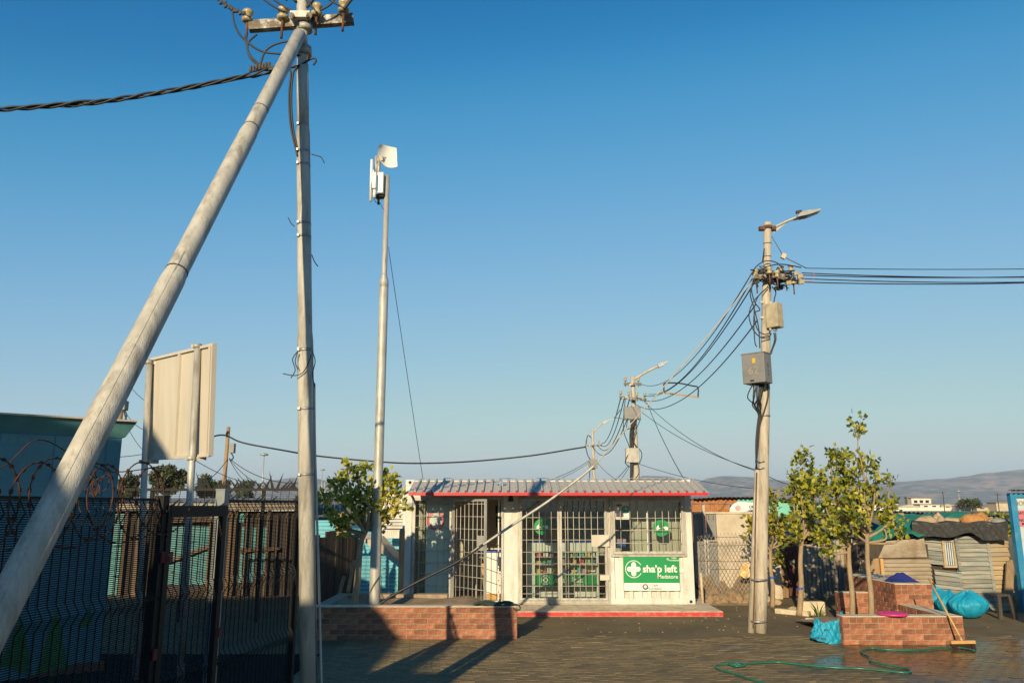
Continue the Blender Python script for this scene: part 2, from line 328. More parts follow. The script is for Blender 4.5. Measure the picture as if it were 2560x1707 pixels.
def wetten(m):       # hosed-down area: a shaped damp patch makes the surface dark and glossy
    n, l = m.node_tree.nodes, m.node_tree.links; b = n['Principled BSDF']
    geo = n.new('ShaderNodeNewGeometry'); nz = n.new('ShaderNodeTexNoise'); nz.inputs['Scale'].default_value = .75; nz.inputs['Detail'].default_value = 5
    mp = n.new('ShaderNodeMapping'); mp.inputs['Scale'].default_value = (1, 1.5, 1); l.new(geo.outputs['Position'], mp.inputs[0]); l.new(mp.outputs[0], nz.inputs['Vector'])
    sp = n.new('ShaderNodeSeparateXYZ'); l.new(geo.outputs['Position'], sp.inputs[0])
    a = n.new('ShaderNodeMapRange'); a.inputs[1].default_value = 2.2; a.inputs[2].default_value = 5.6; a.inputs[3].default_value = -.34; a.inputs[4].default_value = .2; l.new(sp.outputs[0], a.inputs[0])
    bY = n.new('ShaderNodeMapRange'); bY.inputs[1].default_value = 12.7; bY.inputs[2].default_value = 14.4; bY.inputs[3].default_value = 0; bY.inputs[4].default_value = -.4; l.new(sp.outputs[1], bY.inputs[0])
    s1 = n.new('ShaderNodeMath'); l.new(a.outputs[0], s1.inputs[0]); l.new(bY.outputs[0], s1.inputs[1])
    s2 = n.new('ShaderNodeMath'); l.new(s1.outputs[0], s2.inputs[0]); l.new(nz.outputs['Fac'], s2.inputs[1])
    w = n.new('ShaderNodeMapRange'); w.inputs[1].default_value = .40; w.inputs[2].default_value = .58; l.new(s2.outputs[0], w.inputs[0])
    src = b.inputs['Base Color'].links[0].from_socket
    mx = n.new('ShaderNodeMix'); mx.data_type = 'RGBA'; mx.blend_type = 'MULTIPLY'; l.new(w.outputs[0], mx.inputs[0]); l.new(src, mx.inputs[6]); mx.inputs[7].default_value = (.5,.47,.44,1)
    l.new(mx.outputs[2], b.inputs['Base Color'])
    rr = n.new('ShaderNodeMapRange'); rr.inputs[3].default_value = b.inputs['Roughness'].default_value; rr.inputs[4].default_value = .17; l.new(w.outputs[0], rr.inputs[0]); l.new(rr.outputs[0], b.inputs['Roughness'])
    bp = [x for x in n if x.type == 'BUMP'][0]; br = n.new('ShaderNodeMapRange'); br.inputs[3].default_value = bp.inputs['Strength'].default_value; br.inputs[4].default_value = .06
    l.new(w.outputs[0], br.inputs[0]); l.new(br.outputs[0], bp.inputs['Strength']); return m
M['ground'] = wetten(ground_material())
M['paver'] = wetten(mat('concrete paver', (.195,.144,.066), (.13,.096,.046), 5, .88, 0, .3, 30, rand=.16, dirt=(.235,.173,.083), dsc=.9, damt=.8))
M['paverI'] = wetten(mat('concrete paver mass', (.195,.144,.066), (.13,.096,.046), 5, .88, 0, .3, 30, island=.16, dirt=(.235,.173,.083), dsc=.9, damt=.8))

g = MB(); xs = [-14000,-3000,-600,-100,-30,-12,-6,-3,0,3,6,12,30,100,600,3000,14000]; ys = [-300,-60,-20,0,8,12,16,20,30,60,150,400,1200,4000,15000]
g.grid(lambda u, v: V((xs[round(u*(len(xs)-1))], ys[round(v*(len(ys)-1))], 0)), len(xs)-1, len(ys)-1, False)
tag(obj('ground', g, M['ground']), kind='structure')

# paving: brick pavers up to the edge of the bare earth
bed = MB(); PX0, PX1, PY0, PY1 = -2.7, 9.5, 6.5, 13.75
bed.box((PX0, PY0, -.02), (PX1, PY1-.05, .0192))
paving = tag(obj('paving', bed, M['ground']), kind='structure')
pm = []
for k in range(4):
    b_ = MB(); b_.bbox((-.0975,-.0475,-.03), (.0975,.0475,.022), .007); pm.append(b_.mesh('paver', M['paver']))
slots = []; ang = R(7); ca, sa = math.cos(ang), math.sin(ang)
for j in range(-90, 100):
    for i in range(-70, 80):
        lx = i*.2 + (.1 if j % 2 else 0); ly = j*.1
        x = lx*ca - ly*sa + .3; y = lx*sa + ly*ca + 10
        if PX0+.1 < x < PX1-.1 and PY0+.05 < y < PY1-.12 + .14*math.sin(x*1.7) + rnd.uniform(-.1,.1): slots.append((x, y))
rnd.shuffle(slots)
vis = [s for s in slots if s[1] > 10.25 and -2.7*s[1]/10.5 < s[0] < .605*s[1]]
vis.sort(key=lambda s: s[1]); near = set(vis[:300])
mass = MB(); inner = []
for (x, y) in slots:
    if y < 9.2 or abs(x) > 8.8: 
        if y < 8.2: continue
    rz = ang + rnd.gauss(0, .02); dz = rnd.gauss(0, .0022); rx, ry = rnd.gauss(0,.006), rnd.gauss(0,.006)
    if (x, y) in near: inst('paver', rnd.choice(pm), paving, (x, y, dz), (rx, ry, rz))
    else:
        b_ = MB(); b_.bbox((-.0975,-.0475,-.03), (.0975,.0475,.022), .007); mt = Matrix.Translation((x,y,dz)) @ Matrix.Rotation(rz,4,'Z') @ Matrix.Rotation(rx,4,'X')
        mass.add([mt @ v for v in b_.v], b_.f)
obj('paver_field', mass, M['paverI'], paving, kind='stuff')

yd = MB(); yd.box((-14,3.2,-.05),(-2.78,12.2,.011)); tag(obj('yard', yd, mat('shade darkened yard', (.03,.029,.028), (.02,.02,.019), 3, 1., 0, .4, 40, spec=.0)), kind='structure')  # near-black sheet: the shade over the yard is put into its colour

# small stones and litter on the earth
st = MB()
for k in range(240):
    x = rnd.uniform(-1.5, 9); y = rnd.uniform(13.3, 19.0); r_ = rnd.uniform(.006, .022)
    q = Matrix.Rotation(rnd.uniform(0,6), 3, 'Z')
    st.add([V((x,y,.002)) + q @ V(p)*r_ for p in ((1,0,0),(0,1.2,0),(-1,.1,0),(0,-.8,0),(.1,.1,.9))], [(0,1,4),(1,2,4),(2,3,4),(3,0,4)])
tag(single('pebbles', st, M['rock'], 'scattered pale pebbles and crumbs on the bare earth', 'pebbles'), kind='stuff')

# ------------------------------------------------------------------ the shop in a shipping container
YF = 17.35                                  # front plane
fx = lambda px: P(px, 1390, YF).x
fz = lambda py: P(1280, py, YF).z
XL = fx(1012) ; XR = XL + 6.06; ZB, ZT = .105, 2.63; DEP = 2.44
slab = MB(); slab.bbox((XL-.1, YF-1.12, .0), (fx(1752)+.13, YF+2.6, .1), .01)
sl = tag(obj('slab', slab, M['slab'], None, (XL, YF, 0)), kind='structure')
rp = MB(); rp.box((XL-.098, YF-1.124, .012), (fx(1752)+.128, YF-1.1215, .088)); obj('painted_edge', rp, M['red'], sl)
jm = MB()
for k in range(24): jm.box((XL-.05+k*.26, YF-1.1, .1005), (XL-.045+k*.26, YF-.05, .102))
obj('scored_line', jm, M['mortar'], sl, kind='stuff')

shop = thing('container_shop', 'white shipping container shop with grey awning, burglar bars and green signs', 'shop', (XL+3, YF, .1))
D1, D2, WN = (fx(1029), fx(1259)), (fx(1294), fx(1524)), (fx(1528), fx(1717))
ZH = fz(1242); ZD = fz(1503); ZWB = fz(1389); TH = .05
w = MB()
w.box((XL+.0,YF,ZB),(D1[0],YF+TH,ZT-.02)); w.box((D1[1],YF,ZB),(D2[0],YF+TH,ZH)); w.box((D2[1],YF+.004,ZB),(WN[0],YF+TH,ZH)); w.box((WN[1],YF,ZB),(XR,YF+TH,ZT-.02))
w.box((D1[0],YF+.002,ZH),(WN[1],YF+TH,ZT-.02))
obj('front_wall', w, M['white'], shop)
for (a, b_) in (D1, D2):
    sm = MB(); sm.box((a, YF+.002, ZB), (b_, YF+TH, ZD)); obj('door_sill', sm, M['white'], shop)
def corr(mb, x0, x1, z0, z1, y, pitch=.145, dep=.03, th=.004):
    xs_ = []; x = x0; k = 0
    while x < x1:
        for dx, d in ((0,0),(.30,0),(.42,1),(.82,1),(.94,0)):
            if x+dx*pitch < x1: xs_.append((x+dx*pitch, d*dep))
        x += pitch
    xs_.append((x1, 0)); n = len(xs_)
    vs = [(a, y+d, z) for z in (z0, z1) for a, d in xs_]
    mb.add(vs, [(i, i+1, n+i+1, n+i) for i in range(n-1)])
wp = MB(); corr(wp, WN[0], WN[1], ZB+.12, ZWB, YF-.012, .19, .03); wp.box((WN[0], YF+.03, ZB), (WN[1], YF+TH, ZWB)); wp.box((WN[0],YF-.02,ZB),(WN[1],YF+.03,ZB+.12))
obj('corrugated_panel', wp, M['white'], shop)
sh = MB(); sh.box((XL,YF+TH,ZB),(XL+.04,YF+DEP,ZT-.02)); sh.box((XR-.04,YF+TH,ZB),(XR,YF+DEP,ZT-.02)); sh.box((XL+.04,YF+DEP-.04,ZB),(XR-.04,YF+DEP,ZT-.02))
obj('shell_wall', sh, M['white'], shop)
rf = MB(); rf.box((XL-.01,YF-.01,ZT-.019),(XR+.01,YF+DEP+.01,ZT+.01)); obj('container_roof', rf, M['white'], shop)
inn = MB(); inn.box((XL+.045,YF+DEP-.06,ZB),(XR-.045,YF+DEP-.045,ZT-.03)); inn.box((XL+.041,YF+.1,ZB),(XL+.055,YF+DEP-.061,ZT-.03)); inn.box((XR-.055,YF+.1,ZB),(XR-.041,YF+DEP-.061,ZT-.03))
inn.box((XL+.06,YF+.1,ZT-.05),(XR-.06,YF+DEP-.062,ZT-.03)); inn.box((fx(1275)-.02,YF+.9,ZB+.02),(fx(1275)+.02,YF+DEP-.062,ZT-.06))
obj('lining', inn, M['interior'], shop)
fl = MB(); fl.box((XL+.06,YF+TH,ZB),(XR-.06,YF+DEP-.065,ZB+.03)); obj('interior_floor', fl, M['intfloor'], shop)
for (cx, s) in ((XL, 1), (XR, -1)):          # corner posts and castings
    pmb = MB(); a, b_ = sorted((cx-.012*s, cx+.13*s)); pmb.box((a, YF-.022, ZB+.11), (b_, YF-.002, ZT-.09)); obj('corner_post', pmb, M['white'], shop)
    for z0, z1 in ((ZB, ZB+.11), (ZT-.09, ZT+.03)):
        cm = MB(); a, b_ = sorted((cx-.018*s, cx+.165*s)); cm.bbox((a, YF-.03, z0), (b_, YF-.003, z1), .005); c_ = obj('corner_casting', cm, M['white'], shop)
        hm = MB(); hm.tube([(cx+.075*s, YF-.036, (z0+z1)/2), (cx+.075*s, YF-.029, (z0+z1)/2)], .032, 12); obj('casting_hole', hm, M['pane'], c_)
# awning
aw_root = MB(); AY0, AZ0, AY1, AZ1 = YF+.06, ZT+.012, YF-.98, P(1280, 1231, YF-.98).z
AXL, AXR = P(1020, 1232, AY1).x, P(1773, 1236, AY1).x
def rib_profile(x0, x1, pitch=.172, h=.046):
    pts = []; x = x0
    while x < x1-1e-6:
        for d, hh in ((0,0),(.62,0),(.67,1),(.87,1),(.92,0)):
            if x + d*pitch < x1: pts.append((x+d*pitch, hh*h))
        x += pitch
    pts.append((x1, 0)); return pts
nS = 5; wS = .172*7
roofp = None
x = AXL; first = True; k = 0
while x < AXR-.01:
    x1 = min(x+wS, AXR); pr = rib_profile(x, x1); s_ = MB(); n_ = len(pr); ov = .0015*(k % 2)
    vs = []
    for (yy, zz) in ((AY0, AZ0), (AY1, AZ1)):
        for off in (0, -.0025): vs += [(a, yy, zz+h_+off+ov) for a, h_ in pr]
    fs = []
    for i in range(n_-1):
        fs += [(i, 2*n_+i, 2*n_+i+1, i+1), (n_+i, n_+i+1, 3*n_+i+1, 3*n_+i), (2*n_+i, 3*n_+i, 3*n_+i+1, 2*n_+i+1)]
    s_.add(vs, fs); obj('awning_sheet', s_, M['roof'], shop); x = x1; k += 1
fa = MB(); fa.box((AXL+.01, AY1+.012, AZ1-.055), (AXR-.01, AY1+.03, AZ1+.0)); 
x = AXL
while x < AXR-.17:
    fa.prism([(x+.64*.172, AY1+.012, AZ1-.004), (x+.90*.172, AY1+.012, AZ1-.004), (x+.86*.172, AY1+.012, AZ1+.026), (x+.68*.172, AY1+.012, AZ1+.026)], (0,.018,0)); x += .172
obj('fascia', fa, M['fascia'], shop)
for xx in (XL+.06, XL+2.0, XL+4.0, XR-.06):
    bm_ = MB(); bm_.beam((xx, YF-.03, ZT-.22), (xx, AY1+.04, AZ1-.03), .03, .05); obj('awning_bracket', bm_, M['galv'], shop)
rdg = MB(); rdg.box((AXL+.02, AY0-.03, AZ0+.047), (AXR-.12, AY0+.12, AZ0+.053)); obj('ridge_flashing', rdg, M['roof'], shop)

# door and window frames, glass, bars
def frame_rect(x0, x1, z0, z1, y0, y1, t):
    m_ = MB(); m_.box((x0,y0,z0),(x0+t,y1,z1)); m_.box((x1-t,y0,z0),(x1,y1,z1)); m_.box((x0+t,y0,z1-t),(x1-t,y1,z1)); m_.box((x0+t,y0,z0),(x1-t,y1,z0+t)); return m_
bar_me = MB().tube([(0,0,0),(0,0,1)], .0075, 6).mesh('bar', M['galv'])
def grille(x0, x1, z0, z1, vx, hz, y, rot=None, pivot=None):
    f_ = frame_rect(x0, x1, z0, z1, y-.02, y+.02, .045)
    if rot:
        mt = Matrix.Translation(pivot) @ Matrix.Rotation(rot, 4, 'Z') @ Matrix.Translation(-V(pivot)); f_.v = [mt @ v for v in f_.v]
    go = obj('security_grille', f_, M['galv'], shop)
    for a in vx:
        p0 = V((a, y-.004, z0)); 
        if rot: p0 = mt @ p0
        inst('bar', bar_me, go, p0, None, (1,1,z1-z0))
    for zz in hz:
        p0 = V((x0, y+.004, zz))
        if rot: p0 = mt @ p0
        inst('bar', bar_me, go, p0, (0, R(90), rot or 0), (1,1,x1-x0))
    return go
hz_all = [fz(1140+.3188*c) for c in (390,480,570,655,750,840,925,1015,1075)]
# door 2: double
xm = fx(1399); yb = YF-.05
obj('door_frame', frame_rect(D2[0], D2[1], ZD-.03, ZH, YF-.03, YF+.001, .055), M['galv'], shop)
obj('sliding_frame', frame_rect(D2[0]+.05, D2[1]-.05, ZD+.02, ZH-.03, YF+.01, YF+.06, .045), M['alu'], shop)
grille(D2[0]+.05, xm, ZD+.03, ZH-.03, [fx(1240+.3188*c) for c in (240,290,340,385,435)], hz_all, yb)
grille(xm+.004, D2[1]-.05, ZD+.03, ZH-.03, [fx(1240+.3188*c) for c in (545,565,610,655,700,750,800)], hz_all, yb)
def pane(x0, x1, z0, z1, y, m_, name='glass_pane'):
    p_ = MB(); p_.box((x0,y,z0),(x1,y+.006,z1)); return obj(name, p_, m_, shop)
pane(D2[0]+.09, xm, ZD+.06, ZH-.07, YF+.03, M['glass']); pane(xm+.01, D2[1]-.09, ZD+.06, ZH-.07, YF+.03, M['glass'])
mmb = MB(); mmb.box((xm-.03,YF+.012,ZD+.06),(xm+.03,YF+.058,ZH-.07)); obj('mullion', mmb, M['alu'], shop)
# window
obj('window_frame', frame_rect(WN[0]-.01, WN[1], ZWB-.01, ZH, YF-.055, YF+.0015, .055), M['galv'], shop)
obj('sliding_frame', frame_rect(WN[0]+.03, WN[1]-.05, ZWB+.04, ZH-.05, YF+.008, YF+.05, .05), M['alu'], shop)
grille(WN[0]+.04, WN[1]-.055, ZWB+.04, ZH-.055, [fx(1240+.3188*c) for c in (980,1055,1115,1195,1255,1310,1360,1415)], [fz(1140+.3188*c) for c in (390,485,580,680)], YF-.075)
xw = fx(1622); pane(WN[0]+.07, xw, ZWB+.08, ZH-.1, YF+.025, M['glass']); pane(xw+.01, WN[1]-.09, ZWB+.08, ZH-.1, YF+.035, M['glass'])
mmb = MB(); mmb.box((xw-.02,YF+.012,ZWB+.09),(xw+.02,YF+.048,ZH-.1)); obj('mullion', mmb, M['alu'], shop)
# door 1: fixed sliding glass at left, open grille gate
xo = fx(1128); obj('door_frame', frame_rect(D1[0], D1[1], ZD-.03, ZH, YF-.03, YF+.001, .055), M['galv'], shop)
obj('sliding_frame', frame_rect(D1[0]+.02, xo, ZD+.02, ZH-.03, YF+.01, YF+.06, .04), M['alu'], shop)
obj('sliding_frame', frame_rect(D1[1]-.12, D1[1]-.03, ZD+.02, ZH-.03, YF+.01, YF+.055, .03), M['alu'], shop)
xg = fx(1062); pane(D1[0]+.06, xg, ZD+.06, ZH-.07, YF+.03, M['glass']); pane(xg+.01, xo-.04, ZD+.06, ZH-.07, YF+.035, M['glassG'])
bl = MB(); bl.grid(lambda u,v: V((D1[0]+.07+u*(xg-D1[0]-.10), YF+.14+.012*math.sin(u*40), ZD+.06+v*(ZH-ZD-.14))), 30, 2); obj('curtain', bl, M['interior'], shop)
grille(D1[0]+.02, xo, ZD+.03, ZH-.03, [fx(1000+.2168*c) for c in (220,300,435,510)], [fz(1190+.2168*c) for c in (320,455,585,720,855,990,1120,1260)], yb)
lv = (fx(1259)-xo)*1.08
gate_piv = V((xo+.03, yb-.05, ZD)); 
g2 = grille(xo+.03, xo+.03+lv, ZD+.0, ZH-.05, [xo+.03+lv*k/8 for k in range(1,8)], [fz(1190+.2168*c) for c in (320,460,600,720,860,1000,1130,1260)], yb-.05, R(-52), gate_piv)
lk = MB(); d_ = V((math.cos(R(-52)), math.sin(R(-52)), 0)); n_ = V((-d_.y, d_.x, 0))
lk.obox(gate_piv + d_*lv*.86 + V((0,0,fz(1352)-ZD)), d_*.11, n_*.012, V((0,0,.145))); obj('lock_box', lk, M['galv'], shop)
lk = MB(); lk.box((fx(1479),YF-.085,fz(1365)),(fx(1523),YF-.072,fz(1336))); obj('lock_box', lk, M['signback'], shop)
lk = MB(); lk.box((fx(1498),YF-.085,fz(1449)),(fx(1522),YF-.073,fz(1436))); obj('lock_box', lk, M['signback'], shop)
# text helper (built-in lettering turned into mesh)
def text(name, s, size, centre, parent, m_, bold=.0, yaw=0., align='CENTER', ext=.0015, tilt=0.):
    c = bpy.data.curves.new('t', 'FONT'); c.body = s; c.size = size; c.align_x = align; c.align_y = 'CENTER'; c.offset = bold; c.extrude = ext; c.resolution_u = 3
    t = bpy.data.objects.new('t', c); col.objects.link(t); dg = bpy.context.evaluated_depsgraph_get()
    me = bpy.data.meshes.new_from_object(t.evaluated_get(dg)); bpy.data.objects.remove(t)
    me.materials.clear(); me.materials.append(m_)
    o = bpy.data.objects.new(name, me); col.objects.link(o); o.parent = parent; o.location = V(centre) - WO[parent.name]; o.rotation_euler = (R(90), tilt, yaw); return o
def disc(mb, c, r, y=.003, n=40, r0=None, a0=0, a1=360, sy=1.):
    c = V(c)
    if r0 is None:
        vs = [c] + [c + V((r*math.cos(R(a0+(a1-a0)*k/n)), 0, r*sy*math.sin(R(a0+(a1-a0)*k/n)))) for k in range(n+1)]
        mb.add(vs, [(0,k+1,k+2) for k in range(n)])
    else:
        vs = []
        for k in range(n+1):
            a = R(a0+(a1-a0)*k/n); vs += [c+V((r0*math.cos(a),0,r0*math.sin(a))), c+V((r*math.cos(a),0,r*math.sin(a)))]
        mb.add(vs, [(2*k,2*k+1,2*k+3,2*k+2) for k in range(n)])
def capsule(mb, c, L, r, ang, n=10):
    c = V(c); pts = []
    for k in range(n+1): a = R(-90+180*k/n); pts.append(V((L/2+r*math.cos(a),0,r*math.sin(a))))
    for k in range(n+1): a = R(90+180*k/n); pts.append(V((-L/2+r*math.cos(a),0,r*math.sin(a))))
    q = Matrix.Rotation(-ang, 3, 'Y'); pts = [c + q @ p for p in pts]; mb.add(pts, [tuple(range(len(pts)))])
# green sign board under the window
sx0, sx1, sz0, sz1 = fx(1557), fx(1696), fz(1476), fz(1390); ys = YF-.03
zs = fz(1456)
sg = MB(); sg.box((sx0,ys-.012,zs),(sx1,ys,sz1)); so = obj('sign_board', sg, M['greenP'], shop)
s2 = MB(); s2.box((sx0+.008,ys-.0125,sz0+.008),(sx1-.008,ys,zs)); obj('white_strip', s2, M['whiteP'], so)
s3 = MB(); s3.box((sx0,ys-.011,sz0),(sx1,ys-.001,sz0+.008)); s3.box((sx0,ys-.011,sz0),(sx0+.008,ys-.001,zs)); s3.box((sx1-.008,ys-.011,sz0),(sx1,ys-.001,zs)); obj('border', s3, M['greenP'], so)
W_, H_ = sx1-sx0, sz1-sz0; px_ = lambda a: sx0 + W_*(a-995)/435; pz_ = lambda b_: sz1 - H_*(b_-785)/270
lg = MB(); yy = ys-.0145; cx_, cz_ = px_(1075), pz_(884)
disc(lg, (cx_, yy, cz_), W_*66/435, r0=W_*61/435, a0=28, a1=332)
capsule(lg, (cx_, yy, cz_), W_*68/435, W_*19/435, R(90)); capsule(lg, (cx_-W_*30/435, yy-.001, cz_), W_*8/435, W_*19/435, 0); capsule(lg, (cx_+W_*30/435, yy-.001, cz_), W_*8/435, W_*19/435, 0)
obj('plaster_logo', lg, M['whiteP'], so)
dt = MB()
for i in range(4):
    for j in range(4): disc(dt, (cx_+(i-1.5)*.008, yy-.003, cz_+(j-1.5)*.010), .0022, n=6)
obj('logo_dots', dt, M['greenP'], so)
text('lettering', "sha’p left", W_*.170, (px_(1277), yy, pz_(884)), so, M['whiteP'], .006)
text('lettering', 'Medstore', W_*.094, (px_(1337), yy, pz_(944)), so, M['whiteP'], .0008)
text('lettering', 'Cipla\nFoundation', W_*.042, (px_(1390), yy, pz_(805)), so, M['whiteP'], .0005)
text('lettering', 'Cipla\nFoundation', W_*.058, (px_(1234), yy, pz_(1023)), so, M['darkP'], .0004)
for (cx2, cz2, s_, mm) in ((1341, 805, 18, 'whiteP'),):
    q = MB(); disc(q, (px_(cx2), yy, pz_(cz2)), W_*s_/870, r0=W_*s_/1500, n=4, a0=45, a1=405); obj('emblem', q, M[mm], so)
for k, mm in enumerate(('pinkP','redP','blueP','greenP')):
    q = MB(); c_ = V((px_(1161), yy, pz_(1022))); disc(q, c_, W_*23/435, r0=W_*11/435, n=3, a0=45+90*k, a1=135+90*k); obj('emblem', q, M[mm], so)
# capsule stickers on the glass
def sticker(c, r):
    a = MB(); disc(a, c, r); s_ = obj('round_sticker', a, M['greenP'], shop)
    b_ = MB(); c2 = V(c) + V((0,-.002,0))
    capsule(b_, c2+V((-r*.36,0,.0)), r*.26, r*.23, R(48)); capsule(b_, c2+V((r*.46,-.0005,-r*.10)), r*.30, r*.24, R(14)); obj('capsule_print', b_, M['whiteP'], s_)
    b_ = MB(); capsule(b_, c2+V((r*.02,-.0015,-r*.28)), r*.42, r*.23, R(14)); capsule(b_, c2+V((r*.02,-.0012,r*.36)), r*.38, r*.22, R(58)); obj('capsule_tint', b_, M['greenD'], s_)
sticker((fx(1355), YF+.026, fz(1316)), .165); sticker((fx(1656), YF+.02, fz(1319)), .175)
a = MB(); disc(a, (fx(1087), YF+.03, fz(1301)), .2, r0=.13); obj('round_sticker', a, M['pinkP'], shop, label='faded pink ring sticker')
a = MB(); capsule(a, (fx(1087), YF+.029, fz(1304)), .16, .045, R(90)); disc(a, (fx(1087), YF+.029, fz(1284)), .055); obj('figure_print', a, M['limewash'], shop)
a = MB(); a.box((fx(1537), YF+.018, fz(1299)), (fx(1576), YF+.02, fz(1248))); po = obj('poster', a, M['whiteP'], shop)
q = MB(); disc(q, (fx(1567), YF+.016, fz(1273)), .085); obj('poster_dot', q, M['tealboard'], po)
q = MB(); q.box((fx(1545), YF+.0155, fz(1264)), (fx(1558), YF+.0175, fz(1260))); q.box((fx(1543), YF+.0155, fz(1292)), (fx(1562), YF+.0175, fz(1281))); obj('poster_print', q, M['darkP'], po)
a = MB(); a.box((fx(1697), ys+.01, fz(1430)), (fx(1707), ys+.0125, fz(1421))); obj('paper_label', a, M['whiteP'], shop)
a = MB(); a.box((fx(1545), YF-.02, fz(1490)), (fx(1556), YF-.0135, fz(1478))); obj('paper_label', a, M['whiteP'], shop)
a = MB(); z_ = fz(1250); c_ = (fx(1277), YF-.02, fz(1246)); a.prism([V(c_)+V((-.06,0,-.06)), V(c_)+V((.06,0,-.06)), V(c_)+V((.03,0,.1)), V(c_)+V((-.03,0,.1))], (0,.018,0)); obj('wall_lamp', a, M['iron'], shop)

# furniture and stock inside, things of their own
cn = thing('counter', 'white shop counter with blue top edge behind the double doors', 'counter', ((D2[0]+D2[1])/2, YF+1.0, ZB+.03))
cx0, cx1, cy = fx(1318), fx(1506), YF+.75; ct = fz(1355)
b_ = MB(); b_.box((cx0,cy-.02,ct-.035),(cx1,cy+.5,ct)); obj('counter_top', b_, M['blueP'], cn)
b_ = MB(); b_.box((cx0+.02,cy,ZB+.03),(cx0+.18,cy+.45,ct-.035)); b_.box((cx1-.05,cy,ZB+.03),(cx1-.02,cy+.45,ct-.035)); b_.box((cx0+.18,cy+.4,ZB+.03),(cx1-.05,cy+.43,ct-.035)); b_.box((cx0+.18,cy,fz(1384)),(cx1-.05,cy+.02,ct-.035)); obj('carcass', b_, M['plastic'], cn)
shz = [fz(1140+.3188*c) for c in (805,868,940)]
for zz in shz:
    b_ = MB(); b_.box((cx0+.18,cy+.01,zz-.012),(cx1-.05,cy+.4,zz+.006)); obj('shelf', b_, M['interior'], cn)
b_ = MB(); b_.box((cx0+.181,cy-.012,fz(1474)),(cx1-.051,cy-.001,fz(1442))); gs = obj('sign_panel', b_, M['greenP'], cn)
text('lettering', 'sha’p left', .17, ((cx0+cx1)/2+.12, cy-.014, fz(1457)), gs, M['whiteP'], .006); text('lettering', 'Medstore', .08, ((cx0+cx1)/2+.3, cy-.014, fz(1469)), gs, M['whiteP'], .001)
lg = MB(); c_ = V(((cx0+cx1)/2-.38, cy-.014, fz(1457))); disc(lg, c_, .1, r0=.09, a0=30, a1=330); capsule(lg, c_, .08, .025, R(90)); capsule(lg, c_, .08, .025, 0); obj('plaster_logo', lg, M['whiteP'], gs)
boxmats = [mat('carton %d' % i, c, None, 4, .6, 0, 0) for i, c in enumerate([(.62,.60,.56),(.10,.40,.36),(.55,.10,.13),(.10,.18,.45),(.60,.42,.12),(.35,.50,.20),(.45,.30,.42)])]
kinds = ['white','teal','red','blue','amber','green','mauve']
row = ['upper','middle','lower']
ordn = ['first','second','third','fourth','fifth','sixth','seventh','eighth','ninth','tenth','eleventh','twelfth','thirteenth','fourteenth','fifteenth','sixteenth','seventeenth','eighteenth','nineteenth','twentieth','last']
for r_, zz in enumerate(shz):
    x = cx0+.21; k = 0
    while x < cx1-.16:
        w_ = rnd.uniform(.06,.12); h_ = rnd.uniform(.05,.11); i = rnd.randrange(7); b_ = MB(); b_.bbox((x,cy+.05,zz+.007),(x+w_,cy+.2,zz+.007+h_),.003)
        single('carton', b_, boxmats[i], 'small %s carton, %s from the left on the %s counter shelf' % (kinds[i], ordn[min(k,20)], row[r_]), 'carton', 'stock cartons on the counter shelves'); x += w_+rnd.uniform(.01,.07); k += 1
bs = thing('wall_shelf', 'long shelf rack on the back wall of the shop', 'shelf', ((D2[0]+D2[1])/2, YF+DEP-.2, 1.2))
for zz in (fz(1326), fz(1296)):
    b_ = MB(); b_.box((D2[0]-.1,YF+DEP-.36,zz-.02),(XR-.9,YF+DEP-.065,zz)); obj('shelf_board', b_, M['interior'], bs)
for zi, zz in enumerate((fz(1326), fz(1296))):
    x = D2[0]; k = 0
    while x < D2[1]+.3:
        i = rnd.randrange(7); b_ = MB(); r_ = rnd.uniform(.025,.045); h_ = rnd.uniform(.1,.2)
        b_.lathe((x,YF+DEP-.22,zz), (0,0,1), [(0,r_),(h_*.65,r_),(h_*.8,r_*.4),(h_,r_*.4)], 8)
        single('bottle', b_, boxmats[i], '%s bottle, %s from the left on the %s back wall shelf' % (kinds[i], ordn[min(k,20)], ('lower','upper')[zi]), 'bottle', 'bottles on the back wall shelf'); x += rnd.uniform(.1,.22); k += 1
c2 = thing('counter', 'white cupboard with blue top seen through the open door', 'counter', (fx(1232), YF+.8, ZB+.03))
b_ = MB(); b_.box((fx(1212),YF+.55,ZB+.16),(fx(1251),YF+1.1,fz(1384))); obj('cabinet', b_, M['plastic'], c2)
b_ = MB(); b_.box((fx(1208),YF+.53,fz(1384)),(fx(1252),YF+1.12,fz(1380))); obj('counter_top', b_, M['blueP'], c2)
b_ = MB(); b_.box((fx(1213),YF+.551,ZB+.03),(fx(1250),YF+1.09,ZB+.16)); obj('plinth', b_, M['cardboard'], c2)
ch = thing('chair', 'grey tube framed chair inside the open shop door', 'chair', (fx(1200), YF+1.0, ZB+.03))
for s in (0, .36):
    t_ = MB(); t_.tube(smooth([(fx(1186),YF+.9+s,ZB+.03),(fx(1187),YF+.9+s,.85),(fx(1192),YF+.9+s,.97),(fx(1206),YF+.9+s,.95),(fx(1211),YF+.9+s,.8),(fx(1212),YF+.9+s,ZB+.03)]), .014, 8); obj('chair_frame', t_, M['galv'], ch)
t_ = MB(); t_.bbox((fx(1188),YF+.91,.5),(fx(1210),YF+1.25,.53),.005); obj('seat', t_, M['iron'], ch)
b_ = MB(); b_.prism([(fx(1200),YF+.6,.88),(fx(1213),YF+.6,.88),(fx(1214),YF+.6,.2),(fx(1209),YF+.6,.2)], (0,.12,0)); single('folded_carton', b_, M['cardboard'], 'tall brown cardboard piece propped inside the open shop door', 'cardboard')
